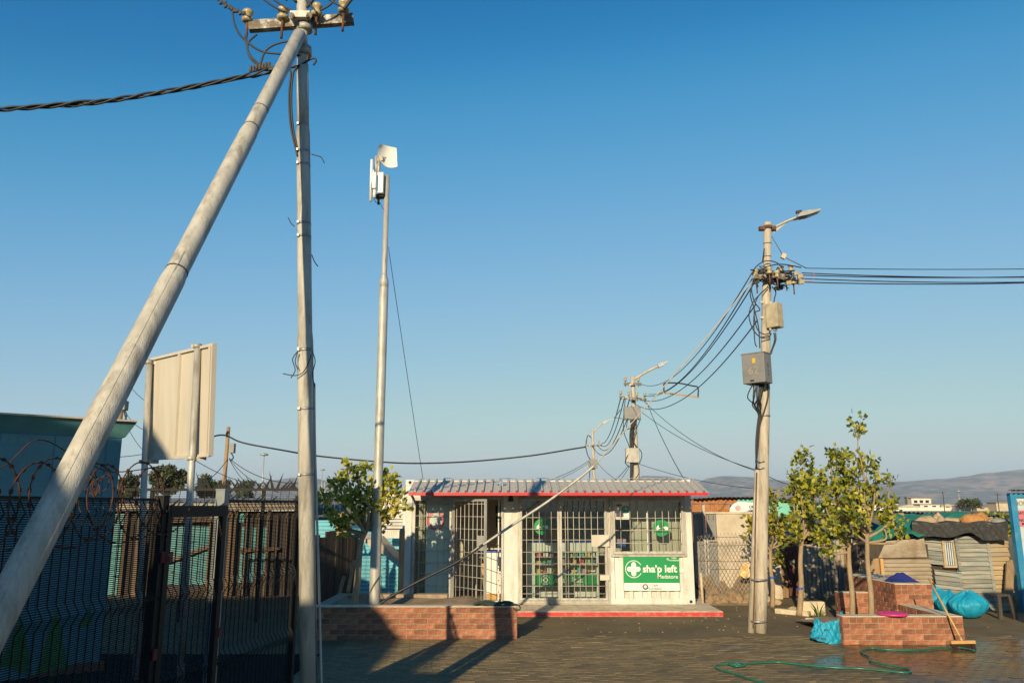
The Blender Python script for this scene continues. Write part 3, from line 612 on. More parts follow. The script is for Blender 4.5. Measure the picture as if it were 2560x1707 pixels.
cp = MB(); cp.bbox((fx(1590),YF+.55,ZB+.03),(XR-.12,YF+.95,ZH+.05),.01); single('cupboard', cp, M['interior'], 'tall cream panel added to catch light inside the right shop window', 'cupboard')  # cream panel added behind the window glass to catch light and brighten it
b_ = MB(); b_.box((fx(1542),YF+.12,fz(1367)),(fx(1567),YF+.3,fz(1358))); single('box', b_, M['blueP'], 'blue and white box on the sill inside the shop window', 'box')
b_ = MB(); b_.box((fx(1543),YF+.12,fz(1357.5)),(fx(1568),YF+.28,fz(1347))); single('box', b_, boxmats[6], 'mauve box stacked on the blue box inside the shop window', 'box')
b_ = MB(); b_.box((fx(1234),YF+1.7,fz(1284)),(fx(1251),YF+1.75,fz(1262))); single('notice_board', b_, M['iron'], 'dark framed notice high inside the open shop doorway', 'notice')
b_ = MB(); b_.box((fx(1236),YF+1.5,fz(1322)),(fx(1252),YF+1.6,fz(1292))); single('payment_machine', b_, M['iron'], 'black machine mounted inside the open shop doorway', 'machine')
# crumpled plastic on the awning
cb = MB(); cb.grid(lambda u,v: V((P(1250,1205,YF-.35).x-.06+u*.17, YF-.45+v*.2, AZ0-.13+v*.06+.05*math.sin(9*u+4*v)*math.sin(7*v+2)+.02)), 9, 9)
single('plastic_scrap', cb, mat('blue white plastic', (.62,.66,.72), (.10,.22,.55), 18, .5, 0, .1), 'crumpled blue and white plastic bag on the awning', 'plastic bag')

# ------------------------------------------------------------------ brick planters, every brick a piece
BL, BH, MJ = .212, .073, .011
brick_me = {}
def bmesh_brick(L):
    k = round(L, 3)
    if k not in brick_me: brick_me[k] = [MB().bbox((0,-.006-rnd.uniform(0,.002),0),(k,.03,BH),.004).mesh('brick', M['brick']) for _ in range(2)]
    return rnd.choice(brick_me[k])
def brick_face(parent, p0, p1, z0, courses, soldier_top=True):
    """brick slips along the face p0->p1 whose outside lies to the right of that direction"""
    p0, p1 = V((*p0, 0)), V((*p1, 0)); d = p1-p0; L = d.length; d.normalize(); yaw = math.atan2(d.y, d.x)
    for c in range(courses):
        top = soldier_top and c == courses-1
        bl = .100 if top else BL
        off = 0 if (c % 2 == 0 or top) else -(BL+MJ)/2
        x = off
        while x < L-.015:
            a, b_ = max(x, 0), min(x+bl, L)
            if b_-a > .02:
                q = p0 + d*a; n = V((-d.y, d.x, 0))*rnd.gauss(0,.0012)
                inst('brick', bmesh_brick(b_-a), parent, (q.x+n.x, q.y+n.y, z0+c*(BH+MJ)+MJ*.6+rnd.gauss(0,.001)), (0, rnd.gauss(0,.004), yaw))
            x = b_+MJ if b_ < L else L
    return z0+courses*(BH+MJ)
def wall_core(parent, x0, x1, y0, y1, z1):
    m_ = MB(); m_.box((x0,y0,-.02),(x1,y1,z1)); return obj('mortar_core', m_, M['mortar'], parent)
def coping(parent, x0, x1, y0, y1, z):
    m_ = MB(); m_.bbox((x0-.006,y0-.006,z),(x1+.006,y1+.006,z+.018),.006); return obj('coping', m_, M['slab'], parent)
# left planter
LY = 13.45; LX1 = G(1292,1600).x; LX0 = -3.25; LH = 6*(BH+MJ)
pl = thing('brick_planter', 'long low red brick planter around the tree and tall antenna mast', 'planter', (-2, LY, 0))
wall_core(pl, LX0, LX1, LY, LY+.22, LH-.004)
brick_face(pl, (LX0,LY), (LX1,LY), 0, 6, False); brick_face(pl, (LX1,LY), (LX1,LY+.22), 0, 6, False)
coping(pl, LX0, LX1, LY, LY+.22, LH)
wall_core(pl, LX0, LX0+.22, LY+.221, LY+2.2, LH-.004); wall_core(pl, LX0+.221, -1.2, LY+1.98, LY+2.2, LH-.004); 
so_ = MB(); so_.grid(lambda u,v: V((LX0+.22+u*(LX1-.02-LX0-.22), LY+.221+v*1.75, LH-.06+.03*math.sin(7*u+3*v)+.03*math.sin(13*u-9*v)-(.36*max(0,u-.72)/.28))), 40, 14); obj('soil', so_, M['soil'], pl)
cb = MB(); cb.grid(lambda u,v: V((-.62+u*.62+.03*math.sin(9*v), LY+.0+v*.28, LH+.03+.035*math.sin(11*u+5*v)*math.cos(6*v+u)+.03*math.sin(3.1*u)-.06*max(0,.3-v))), 26, 12)
single('rag', cb, M['cloth'], 'crumpled dark green cloth lying on the left brick planter wall', 'cloth')
t_ = MB(); t_.tube(smooth([(-.05,LY+.1,LH+.05),(.1,LY+.0,LH+.04),(.13,LY-.03,LH-.02),(.05,LY-.035,LH-.03),(0,LY+.05,LH+.03)]), .012, 8); single('hose_end', t_, M['cloth'], 'short loop of grey hose hanging off the left planter corner', 'hose')
# right planter
RY = 12.93; A0, A1 = G(2112,1614).x, G(2414,1614).x; RH = 5*(BH+MJ)
pr = thing('brick_planter', 'stepped red brick planter with two young trees beside the wet paving', 'planter', ((A0+A1)/2, RY, 0))
wall_core(pr, A0, A1, RY, RY+.22, RH-.004); brick_face(pr, (A0,RY), (A1,RY), 0, 5, True)
brick_face(pr, (A0,RY+.22), (A0,RY), 0, 5, True); brick_face(pr, (A1,RY), (A1,RY+1.6), 0, 5, True); coping(pr, A0, A1, RY, RY+.22, RH)
BX = A1-.23; CY = 14.55; CH = 9*(BH+MJ)
wall_core(pr, BX, A1, RY+.221, CY, RH-.004); brick_face(pr, (BX,CY), (BX,RY+.22), 0, 5, True); coping(pr, BX, A1, RY+.232, CY, RH)
CX0, CX1 = BX-.02, BX+.62; CYE = 16.7
wall_core(pr, CX0, CX1, CY, CYE, CH-.004); brick_face(pr, (CX0,CY), (CX1,CY), 0, 9, True); brick_face(pr, (CX0,CYE), (CX0,CY), 0, 9, True); brick_face(pr, (CX1,CY), (CX1,CYE), 0, 9, True); coping(pr, CX0, CX1, CY, CYE, CH)
DX0, DX1, DY = 6.15, CX0-.01, 15.6; DH = 6*(BH+MJ)
wall_core(pr, DX0, DX1, DY, DY+.22, DH-.004); brick_face(pr, (DX0,DY), (DX1,DY), 0, 6, True); brick_face(pr, (DX0,DY+.22), (DX0,DY), 0, 6, True); coping(pr, DX0, DX1, DY, DY+.22, DH)
so_ = MB(); so_.grid(lambda u,v: V((A0+.1+u*(BX-A0-.1), RY+.221+v*2.3, .20+.03*math.sin(8*u+5*v)-.12*v)), 16, 14); obj('soil', so_, M['soil'], pr)
for (xa, ya, xb, yb_) in ((2022,1558,2112,1566), (1945,1533,2030,1541)):
    a, b_ = G(xa,ya), G(xb,yb_); k_ = MB(); k_.beam(a+V((0,.1,.04)), b_+V((0,.1,.04)), .12, .1); single('kerb_stone', k_, M['slab'], ('short concrete kerb behind the front blue bag' if xa > 2000 else 'short concrete kerb by the bare tree trunk nearest the pole'), 'kerb', 'concrete kerbs by the planter')
k_ = MB(); p_ = G(2035,1540); k_.bbox((p_.x-.18,p_.y+.1,0),(p_.x+.28,p_.y+.3,.26),.02); single('concrete_block', k_, M['slab'], 'rough concrete block between the tree trunks and the strap leaf plant', 'concrete block')

# ------------------------------------------------------------------ trees
def leaf(mb, p, d, up, L, W):
    d = d.normalized(); s = d.cross(up); s = s.normalized() if s.length > 1e-4 else d.orthogonal().normalized(); n = s.cross(d)
    m = p + d*L*.5
    mb.add([p, m + s*W + n*W*.35, p + d*L - n*L*.06, m - s*W + n*W*.35, m], [(0,4,1),(4,2,1),(0,3,4),(3,2,4)], True)
def rv(r_): return V((r_.gauss(0,1), r_.gauss(0,1), r_.gauss(0,1)))
def tree(name, label, trunk, rad, limbs, leafm, L=.1, W=.034, seed=1, twigs=7, whorl=7, group=None, bark='bark', dens=1., leaf_from=.35, reach=1.):
    r_ = random.Random(seed); trunk = [V(p) for p in trunk]
    t = thing(name, label, 'tree', trunk[0], group)
    b = MB(); tp = smooth(trunk, 5); b.tube(tp, [rad*(1-.35*i/(len(tp)-1)) for i in range(len(tp))], 10); obj('trunk', b, M[bark], t)
    lf = MB(); br = MB()
    def cluster(p, d, n, s=1.):
        for k in range(n):
            dd = (d.normalized()*.55 + rv(r_)*.62); 
            leaf(lf, p + rv(r_)*L*.42*s, dd + V((0,0,.15)), rv(r_)*.8+V((-.25,-1.0,.9)), L*r_.uniform(.65,1.15)*s, W*r_.uniform(.75,1.15)*s)
    for (i0, tip, bend) in limbs:
        p0 = tp[min(int(i0*(len(tp)-1)), len(tp)-1)]; tip = p0.lerp(V(tip), reach); mid = p0.lerp(tip, .45) + V(bend)
        pts = smooth([p0, p0.lerp(mid,.5)+V(bend)*.15, mid, tip.lerp(mid,.4)+rv(r_)*.03, tip], 5); ln = (tip-p0).length
        br.tube(pts, [max(rad*.5*(1-.85*i/(len(pts)-1)), rad*.08) for i in range(len(pts))], 6)
        m_ = len(pts)
        for i in range(m_):
            f = i/(m_-1)
            if f < leaf_from: continue
            d = (pts[min(i+1,m_-1)]-pts[max(i-1,0)])
            if r_.random() < .55*dens: cluster(pts[i], d, max(2, int(whorl*.6)))
        nt = int(twigs*dens*max(.4, ln/1.0))
        for k in range(nt):
            f = r_.uniform(leaf_from*.8, .97); i = int(f*(m_-1)); p = pts[i]; d0 = (pts[min(i+1,m_-1)]-pts[max(i-1,0)]).normalized()
            d = (d0*.7 + rv(r_)*.55 + V((0,0,.18))).normalized(); tl = ln*r_.uniform(.12,.30)*(1.15-f*.5)
            e = p + d*tl; mm = p + d*tl*.5 + rv(r_)*tl*.06
            br.tube([p, mm, e], [rad*.13, rad*.1, rad*.06], 4)
            cluster(e, d, whorl); 
            if tl > L*1.6: cluster(mm, d, max(2, whorl//2))
        cluster(tip, pts[-1]-pts[-2], whorl+2)
    obj('branches', br, M[bark], t); obj('crown', lf, leafm, t, kind='stuff'); return t
def tips(lst): return lst
# left planter tree
TY = 14.0
tb = P(886,1513,TY); tb.z = LH-.08
def S(x, y, Y): return Q(x, y, Y)
tree('young_tree', 'young tree with lime green leaves in the left brick planter', [tb, S(822,1320,TY), S(828,1250,TY), S(842,1215,TY)], .062,
     [(.9, S(790,1045,TY-.2), (-.1,0,.1)), (.9, S(830,1060,TY+.1), (0,.1,.0)), (.95, S(765,1082,TY+.1), (-.15,0,0)), (1, S(868,1048,TY+.3), (.05,.1,.05)), (1, S(893,1072,TY+.2), (.1,0,0)),
      (1, S(912,1088,TY-.1), (.12,0,-.05)), (.9, S(770,1190,TY-.1), (-.1,0,-.05)), (.85, S(752,1178,TY+.2), (-.1,0,-.1)), (1, S(925,1130,TY), (.12,0,-.1)), (.9, S(805,1130,TY-.3), (0,-.15,0)), (1, S(845,1110,TY-.25), (.05,-.1,0)),
      (1, S(880,1180,TY+.3), (.1,.1,-.1)), (.9, S(820,1170,TY+.35), (-.05,.15,0)), (.9, S(732,1130,TY+.4), (-.2,.1,-.1)), (1, S(870,1120,TY+.4), (0,.2,0))],
     M['leaf'], .115, .042, 3, 7, 8, 'young street trees', dens=1.05, leaf_from=.45, reach=.86)
# right: four young trees
def rtree(label, base, fork, limbs, seed, rad, lm='leafR', dens=1., leaf_from=.4, whorl=6, twigs=7, L=.105):
    b = V(base); f = V(fork)
    tree('young_tree', label, [b, b.lerp(f,.35)+V((.02,0,0)), b.lerp(f,.7)-V((.015,0,0)), f], rad, limbs, M[lm], L, L*.34, seed, twigs, whorl+2, 'young street trees', dens=dens, leaf_from=leaf_from, reach=.88)
YA = 13.6
rtree('tallest young tree, front right in the stepped brick planter', Q(2000,1432,YA).xy.to_3d()+V((0,0,.12)), Q(1992,1225,YA),
      [(1, Q(1968,962,YA), (.05,0,.1)), (1, Q(2013,1045,YA-.2), (.05,0,0)), (.95, Q(2042,1088,YA+.1), (.2,0,-.15)), (1, Q(1985,1110,YA-.3), (0,-.1,0)), (.95, Q(1930,1110,YA+.1), (-.1,0,0)), (.9, Q(2030,1180,YA), (.2,0,-.1)), (.9, Q(2058,1140,YA+.1), (.3,0,-.25)),
       (.9, Q(1960,1190,YA-.2), (-.1,0,.0)), (1, Q(1975,1040,YA+.15), (-.05,.1,0)), (1, Q(2012,1120,YA+.2), (.05,.1,0)), (1, Q(1945,1150,YA-.3), (-.1,-.1,0))], 11, .05, dens=.8, leaf_from=.5)
rtree('leaning young tree at the left inside the stepped brick planter', Q(1957,1432,YA+.5).xy.to_3d()+V((0,0,.12)), Q(1950,1235,YA+.5),
      [(1, Q(1908,1016,YA+.5), (-.1,0,.1)), (1, Q(1932,1030,YA+.6), (0,0,.1)), (.95, Q(1880,1085,YA+.4), (-.15,0,0)), (1, Q(1945,1090,YA+.3), (0,0,0)), (.9, Q(1895,1150,YA+.6), (-.15,0,0)), (.95, Q(1905,1190,YA+.2), (-.1,-.1,0)), (.9, Q(1870,1225,YA+.4), (-.2,0,-.1)), (1, Q(1940,1150,YA+.8), (0,.1,0)), (.9, Q(1925,1215,YA+.2), (-.05,-.1,0)),
       (.9, Q(1985,1215,YA+.5), (.1,0,0)), (1, Q(1965,1130,YA+.7), (.05,0,0)), (.85, Q(1888,1240,YA+.5), (-.15,0,-.1)), (1, Q(1915,1110,YA+.3), (-.05,0,0))], 12, .05, dens=1.0, leaf_from=.48, whorl=6)
tb = G(1998,1538)
rtree('bushy young tree with a blue tie, between the pole and the planter', tb, Q(1842,1235,tb.y),
      [(1, Q(1850,1012,tb.y), (0,0,.1)), (1, Q(1826,1075,tb.y-.2), (-.1,0,0)), (.95, Q(1822,1120,tb.y), (-.15,0,0)), (1, Q(1862,1060,tb.y+.2), (.05,0,0)), (1, Q(1880,1100,tb.y), (.1,0,0)), (.9, Q(1815,1190,tb.y), (-.15,0,-.1)), (.95, Q(1870,1160,tb.y-.2), (.1,0,0)), (.9, Q(1880,1215,tb.y), (.15,0,-.1)),
       (1, Q(1840,1110,tb.y-.3), (0,-.1,0)), (.9, Q(1830,1210,tb.y-.2), (-.1,-.1,0)), (1, Q(1855,1150,tb.y+.2), (0,.1,0))], 13, .06, dens=.95, leaf_from=.45, L=.125)
tb2 = G(1931,1517)
rtree('small yellowing tree just right of the street light pole', tb2, Q(1770,1260,tb2.y),
      [(1, Q(1765,1125,tb2.y), (0,0,0)), (1, Q(1785,1140,tb2.y), (.05,0,0)), (1, Q(1795,1190,tb2.y), (.1,0,0)), (.95, Q(1750,1180,tb2.y), (-.1,0,0)), (.9, Q(1720,1185,tb2.y), (-.3,0,0)), (.95, Q(1775,1180,tb2.y-.2), (0,-.1,0)), (.8, Q(1790,1285,tb2.y), (.1,0,0)), (1, Q(1800,1225,tb2.y), (.15,0,0))], 14, .05, 'leafY', .8, .45, 6, 6, .13)
for (q, lb) in ((Q(1838,1350,tb.y), 'blue plastic tie round the bushy tree trunk'), (Q(1773,1325,tb2.y), 'blue rag tied round the small yellowing tree')):
    t_ = MB(); t_.tube([q-V((0,0,.02)), q+V((0,0,.02))], .062, 12, False); single('tree_tie', t_, M['blueP'], lb, 'tree tie')
# strap leaf plant
p_ = G(2048,1555); sp_ = MB(); r_ = random.Random(5)
for k in range(26):
    a = r_.uniform(0, 6.28); s = r_.uniform(.1,.32); h = r_.uniform(.22,.42); d = V((math.cos(a),math.sin(a),0)); pts = [p_, p_+d*s*.35+V((0,0,h*.65)), p_+d*s+V((0,0,h))]; sd_ = V((-d.y,d.x,0))*.011
    sp_.add([pts[0]-sd_, pts[0]+sd_, pts[1]-sd_, pts[1]+sd_, pts[2]], [(0,1,3,2),(2,3,4)])
single('strap_leaf_plant', sp_, M['leafP'], 'small green strap leaf plant behind the front blue bag', 'plant', origin=p_)

# ------------------------------------------------------------------ poles and their fittings
def steel_pole(parent, p0, p1, radii, name='pole', m_='pole', sub=True, n=16):
    """stepped tube: radii = [(fraction, radius)...] with collars at each step"""
    p0, p1 = V(p0), V(p1); pts, rs = [], []
    for i, (f, r_) in enumerate(radii):
        if i: pts.append(p0.lerp(p1, f-.012)); rs.append(radii[i-1][1]); 
        pts.append(p0.lerp(p1, f)); rs.append(r_)
    pts.append(p1); rs.append(radii[-1][1]*.97)
    b = MB(); b.tube(pts, rs, n); return obj(name, b, M[m_], parent)
def strap(parent, p0, p1, f, r_, h=.025, m_='band'):
    p0, p1 = V(p0), V(p1); d = (p1-p0).normalized(); c = p0.lerp(p1, f); b = MB(); b.tube([c-d*h/2, c+d*h/2], r_, 16); 
    s = d.orthogonal().normalized(); b.obox(c - V((0,1,0))*r_ + V((-.6*r_,0,0)), V((.009,0,0)), V((0,.008,0)), d*h*.5); return obj('strap', b, M[m_], parent)
def insulator(parent, c, s=1., axis=(0,0,1)):
    b = MB(); b.lathe(c, axis, [(0,.03*s),(.01*s,.045*s),(.03*s,.048*s),(.045*s,.03*s),(.06*s,.028*s),(.075*s,.042*s),(.095*s,.046*s),(.11*s,.036*s),(.118*s,.015*s)], 14); o = obj('insulator', b, M['porc'], parent)
    a = V(axis).normalized(); b = MB(); b.tube([V(c)-a*.17*s, V(c)+a*.01*s], .011*s, 8); obj('insulator_pin', b, M['rust'], o); return o
def wires(parent, lst, r_, name='jumper_wire', m_='black', n=6):
    for pts in lst:
        b = MB(); b.tube(smooth(pts, 7), r_, n); obj(name, b, M[m_], parent)

# the near pole with its strut
MY = 7.4
ma, mb_ = Q(708,1470,MY), Q(694,60,MY); dd = (mb_-ma).normalized(); m0 = ma - dd*(ma.z/dd.z); m1 = mb_ + dd*1.2; ML = (m1-m0).length
mp_ = thing('utility_pole', 'tall grey utility pole braced by a thick slanting strut beside the fence', 'utility pole', m0)
fr = lambda yd: ((Q(700, yd, MY).z - m0.z)/(m1.z-m0.z))
steel_pole(mp_, m0, m1, [(0,.075),(fr(760),.067),(fr(285),.056)], 'pole')
for yd, r_ in ((805,.0765),(545,.069),(515,.069),(380,.069),(350,.0695),(290,.061),(940,.0768),(1090,.077)): strap(mp_, m0, m1, fr(yd), r_, .022 if yd != 805 else .03)
b = MB(); b.tube([m0.lerp(m1, fr(285)-.02), m0.lerp(m1, fr(150))], .060, 16); obj('sleeve', b, M['pole'], mp_)
# strut
s_top, s_a = Q(688,80,MY-.12), P(150,1243,4.4); sdv = (s_top-s_a).normalized(); s_bot = s_a - sdv*(s_a.z/sdv.z) - sdv*.1
f1 = .0; sfr = lambda yd: ((Q(400,yd,5.5), 0)[1])
st_o = None
def sfrac(xs_, ys_):       # fraction along strut where the line of sight (src px) meets it
    best = min(((s_bot.lerp(s_top, k/400)), k/400) and (abs(proj(s_bot.lerp(s_top,k/400))[1]-ys_), k/400) for k in range(401)); return best[1]
def proj(p):
    d = V(p)-V((0,0,CAMH)); zc = d.y*CP + d.z*SP; return (1280+F*d.x/zc, 853.5-F*(d.z*CP-d.y*SP)/zc)
st_o = steel_pole(mp_, s_bot, s_top, [(0,.083),(sfrac(410,680),.075),(sfrac(570,322),.067)], 'strut')
for ys_, r_ in ((276,.0675),(322,.069),(680,.0785)):
    f = sfrac(0, ys_); b = MB(); c = s_bot.lerp(s_top, f); b.tube([c-sdv*.006, c+sdv*.006], r_, 16); obj('collar', b, M['iron'], st_o)
b = MB(); sn = V((.35,-1,.25)); sn = (sn-sdv*sn.dot(sdv)).normalized()
b.tube([s_bot.lerp(s_top,.02+.55*k/30) + sn*.0825 + V((rnd.gauss(0,.0006),0,0)) for k in range(31)], .0022, 5); obj('weld_seam', b, M['pole'], st_o)
# top fittings: bracket, crossarm, insulators
b = MB(); c = Q(694,72,MY)
b.obox(Q(690,36,MY-.1), V((.10,0,0)), V((0,.03,0)), V((0,0,.035))); b.tube([Q(670,36,MY-.14),Q(670,36,MY+.1)], .03, 10); b.tube([Q(710,36,MY-.14),Q(710,36,MY+.1)], .03, 10); obj('clamp', b, M['galv'], mp_)
for xx in (674,706):
    b = MB(); q = Q(xx,37,MY-.16); b.tube([q,q+V((0,.03,0))], .016, 6); obj('bolt', b, M['rust'], mp_)
b = MB(); b.tube([Q(687,72,MY-.1), Q(697,110,MY-.02)], .055, 12); b.tube([Q(700,58,MY),Q(700,72,MY)], .078, 14); b.tube([Q(699,110,MY),Q(699,128,MY)], .076, 14); obj('strut_clamp', b, M['galv'], mp_)
ca_l, ca_r = Q(572,62,MY+.02), Q(812,45,MY+.14)
b = MB(); b.beam(ca_l, ca_r, .075, .105); arm = obj('crossarm', b, M['arm'], mp_)
for xx, yy in ((568,52),(649,46),(727,38),(789,30)): insulator(mp_, Q(xx,yy,MY+.0), 1.25)
JY = MY-.05
W = lambda *a, Y=JY: [Q(x,y,Y) for x,y in a]
wires(mp_, [W((533,18),(540,60),(560,90),(600,118),(650,125),(690,128)), W((568,75),(566,100),(576,130),(610,160)), W((590,80),(570,100),(573,130),(600,158)), W((690,92),(640,100),(610,118),(598,150)),
    W((655,156),(668,166),(664,220),(668,290),(684,360)), W((690,152),(674,168),(669,230),(674,300),(686,350)), W((575,40),(545,25),(500,0)), W((655,28),(620,10),(560,-40)), W((690,35),(640,8),(600,-30)), W((735,25),(760,10),(780,-20)), W((790,20),(760,2),(735,-15)), W((728,30),(700,-5),(690,-30)), W((720,150),(726,140),(718,135),(690,150))], .0105)
wires(mp_, [W((680,5),(660,-20),(640,-60)), W((705,18),(715,5),(735,-20)), W((790,22),(815,-10),(840,-40)), W((660,0),(610,-30),(590,-60))], .016)
b = MB()
for k in range(9): q = Q(508+k*6, 5+k*3.6, JY); b.obox(q+V((rnd.gauss(0,.008),0,rnd.gauss(0,.01))), V((.012,0,.004)), V((0,.012,0)), V((0,0,.016)))
for k in range(7): q = Q(576+k*7, 158-k*1.2, JY); b.obox(q+V((0,0,rnd.gauss(0,.004))), V((.01,0,0)), V((0,.014,0)), V((0,0,.03)))
obj('cable_clips', b, M['iron'], mp_, kind='stuff')
b = MB(); b.obox(Q(632,158,JY), V((.06,0,.006)), V((0,.02,0)), V((0,0,.022))); b.tube([Q(645,158,JY),Q(690,152,JY)], .014, 8); obj('tension_clamp', b, M['iron'], mp_)
wires(mp_, [W((716,355),(728,358),(738,362),(745,375),Y=MY-.08), W((676,520),(668,512),(662,500),Y=MY-.1), W((716,585),(722,600),(730,612),Y=MY-.02), W((718,808),(724,830),(718,860),(724,890),Y=MY-.08), W((715,815),(700,850),(680,862),(650,858),Y=MY-.1), W((683,808),(672,825),(678,850),(668,868),Y=MY-.1), W((684,808),(678,830),(684,848),Y=MY-.1)], .005, 'wire_tail')
b = MB(); b.tube(smooth([Q(722,880,MY), Q(723,1000,MY), Q(727,1150,MY), Q(733,1350,MY), Q(739,1600,MY)]), .011, 8); obj('conduit', b, M['galv'], mp_)
b = MB(); b.tube(smooth([Q(717,1250,MY-.02), Q(723,1400,MY-.02), Q(729,1600,MY-.02)]), .009, 8); obj('conduit', b, M['cable2'], mp_)
# bundled cable leaving left
c0, c1 = Q(628,160,MY-.02), Q(-60,252,7.0); cab = thing('aerial_cable', 'thick twisted black cable running left from the braced pole', 'cable', c1)
base = sagline(c0, c1, .10, 70)
for k in range(4):
    b = MB(); b.tube([p + V((0, math.cos(i*.36+k*1.7+.6*math.sin(i*.17+k))*.017, math.sin(i*.36+k*1.7+.6*math.sin(i*.17+k))*.017))*(1.6 if i < 6 else 1+.45*math.sin(i*.31+2*k)) for i, p in enumerate(base)], .0105 if k else .0085, 6); obj('cable_strand', b, M['black'], cab)

# antenna mast in the planter
AYp = 14.0
a0 = P(936,1513,AYp); a0.z = LH-.1; a1 = P(968,440,AYp)
am = thing('antenna_mast', 'slim tubular mast with white radio antennas standing in the left planter', 'antenna mast', a0)
steel_pole(am, a0, a1, [(0,.098),(.02,.092),(.18,.083),((P(960,690,AYp).z-a0.z)/(a1.z-a0.z),.05)], 'mast', 'galv')
b = MB(); b.lathe(a0.lerp(a1,(P(960,690,AYp).z-a0.z)/(a1.z-a0.z)-.012), (a1-a0), [(-.12,.0835),(0,.0835),(.1,.0525),(.13,.0525)], 14); obj('reducer', b, M['galv'], am)
T = lambda x, y, dy=0.: P(880+x*.2296, 360+y*.2296, AYp+dy)
b = MB(); q0, q1 = T(275,545,-.1), T(350,320,-.1); b.bbox((q0.x, AYp-.16, q0.z), (q1.x, AYp+.08, q1.z), .01); obj('radio_box', b, M['plastic'], am)
b = MB(); q0, q1 = T(220,495,-.2), T(270,318,-.2); b.bbox((q0.x, AYp-.26, q0.z), (q1.x, AYp-.17, q1.z), .01); ro = obj('radio_unit', b, M['plastic'], am)
b = MB(); b.tube([T(233,320,-.2), T(233,285,-.2)], .012, 6); obj('antenna_stub', b, M['plastic'], ro)
b = MB(); b.tube([T(245,500,-.2), T(243,590,-.2)], .03, 10); obj('lower_stub', b, M['plastic'], ro)
b = MB(); b.tube([T(203,625,-.15), T(216,172,-.15)], .026, 10); obj('stick_antenna', b, M['plastic'], am)
b = MB(); b.tube([T(262,345,-.1), T(264,135,-.1)], .026, 10); b.tube([T(290,350,-.1),T(292,180,-.1)], .03, 10); obj('bracket_tube', b, M['galv'], am)
b = MB(); cen = T(370,155,.0); nrm = V((.55,-.8,.15)).normalized(); sx_ = nrm.cross(V((0,0,1))).normalized(); sz_ = sx_.cross(nrm).normalized()
def dish(u, v):
    a, c = u*2-1, v*2-1; k = 1.0/(max(abs(a),abs(c))**2*.0+1); x = a*.2*math.sqrt(1-c*c*.28); z = c*.235*math.sqrt(1-a*a*.28); return cen + sx_*x + sz_*z + nrm*((a*a+c*c)*.06)
b.grid(dish, 12, 12); b.v += []; nn = len(b.v); b.grid(lambda u,v: dish(u,v)-nrm*.012, 12, 12); obj('dish', b, M['plastic'], am)
b = MB(); b.tube([cen-nrm*.02, T(300,150,-.05)], .03, 8); b.obox(T(310,165,-.08), V((.05,0,0)), V((0,.05,0)), V((0,0,.05))); obj('dish_mount', b, M['creamtrim'], am)
b = MB(); b.tube([T(288,595), T(288,660)], .022, 8); b.obox(T(305,575), V((.085,0,0)), V((0,.08,0)), V((0,0,.02))); obj('cable_gland', b, M['iron'], am)
wires(am, [[T(240,595,-.1),T(262,640,-.1),T(290,620,-.1),T(310,600,-.1)], [T(300,640),T(330,690),T(345,720),T(343,760)], [T(215,420,-.2),T(212,480,-.2),T(228,530,-.2)], [T(300,170,-.12),T(255,230,-.12),T(248,320,-.12)]], .006, 'antenna_lead')
b = MB(); b.tube(sagline(T(395,1120), (XL+.35, YF-.02, ZT+.03), .02, 14), .006, 5); single('thin_wire', b, M['black'], 'thin black wire dropping from the antenna mast to the shop roof', 'wire')
b = MB(); b.tube(smooth([a0+V((-.12,-.1,.1)), a0+V((-.11,-.09,.2)), a0+V((0,-.12,.42)), a0+V((.11,-.05,.55)), a0+V((.12,-.08,.3)), a0+V((.2,-.1,.15)), a0+V((.35,-.12,.02))]), .006, 6); obj('loose_wire', b, M['black'], am)

# street light pole at right
base = G(1894,1581); SY = base.y; s1p = P(1919,557,SY)
sp = thing('street_light_pole', 'tall leaning street light pole with two meter boxes and tangled wires', 'street light', base)
f_ = lambda yd: (Q(1755,yd,SY).z)/s1p.z
off = V((.055,0,0))
steel_pole(sp, base+off, s1p, [(0,.10),(.12,.094),(f_(1075),.09),(f_(880),.083),(f_(650),.07)], 'pole', 'concpole')
b = MB(); b.tube([base-V((.105,-.02,0)), Q(1741,1078,SY+.02)], [.062,.056], 12); obj('stub_pole', b, M['concpole'], sp)
ax = lambda yd: (base+off).lerp(s1p, f_(yd))
for yd in (1075,955,1060,1330,1425): 
    b = MB(); c = ax(yd)-V((.05 if yd > 1000 else 0,0,0)); b.tube([c-V((0,0,.015)), c+V((0,0,.015))], .145 if yd > 1076 else .1, 18); obj('strap', b, M['band'], sp)
for yd in (560,590,940,1000): b = MB(); c = ax(yd); b.tube([c-V((0,0,.006)),c+V((0,0,.006))], .074 if yd < 700 else .0865, 14); obj('seam', b, M['iron'], sp)
U = lambda x, y, dy=0.: P(1780+x*.3187, 500+y*.3189, SY+dy)
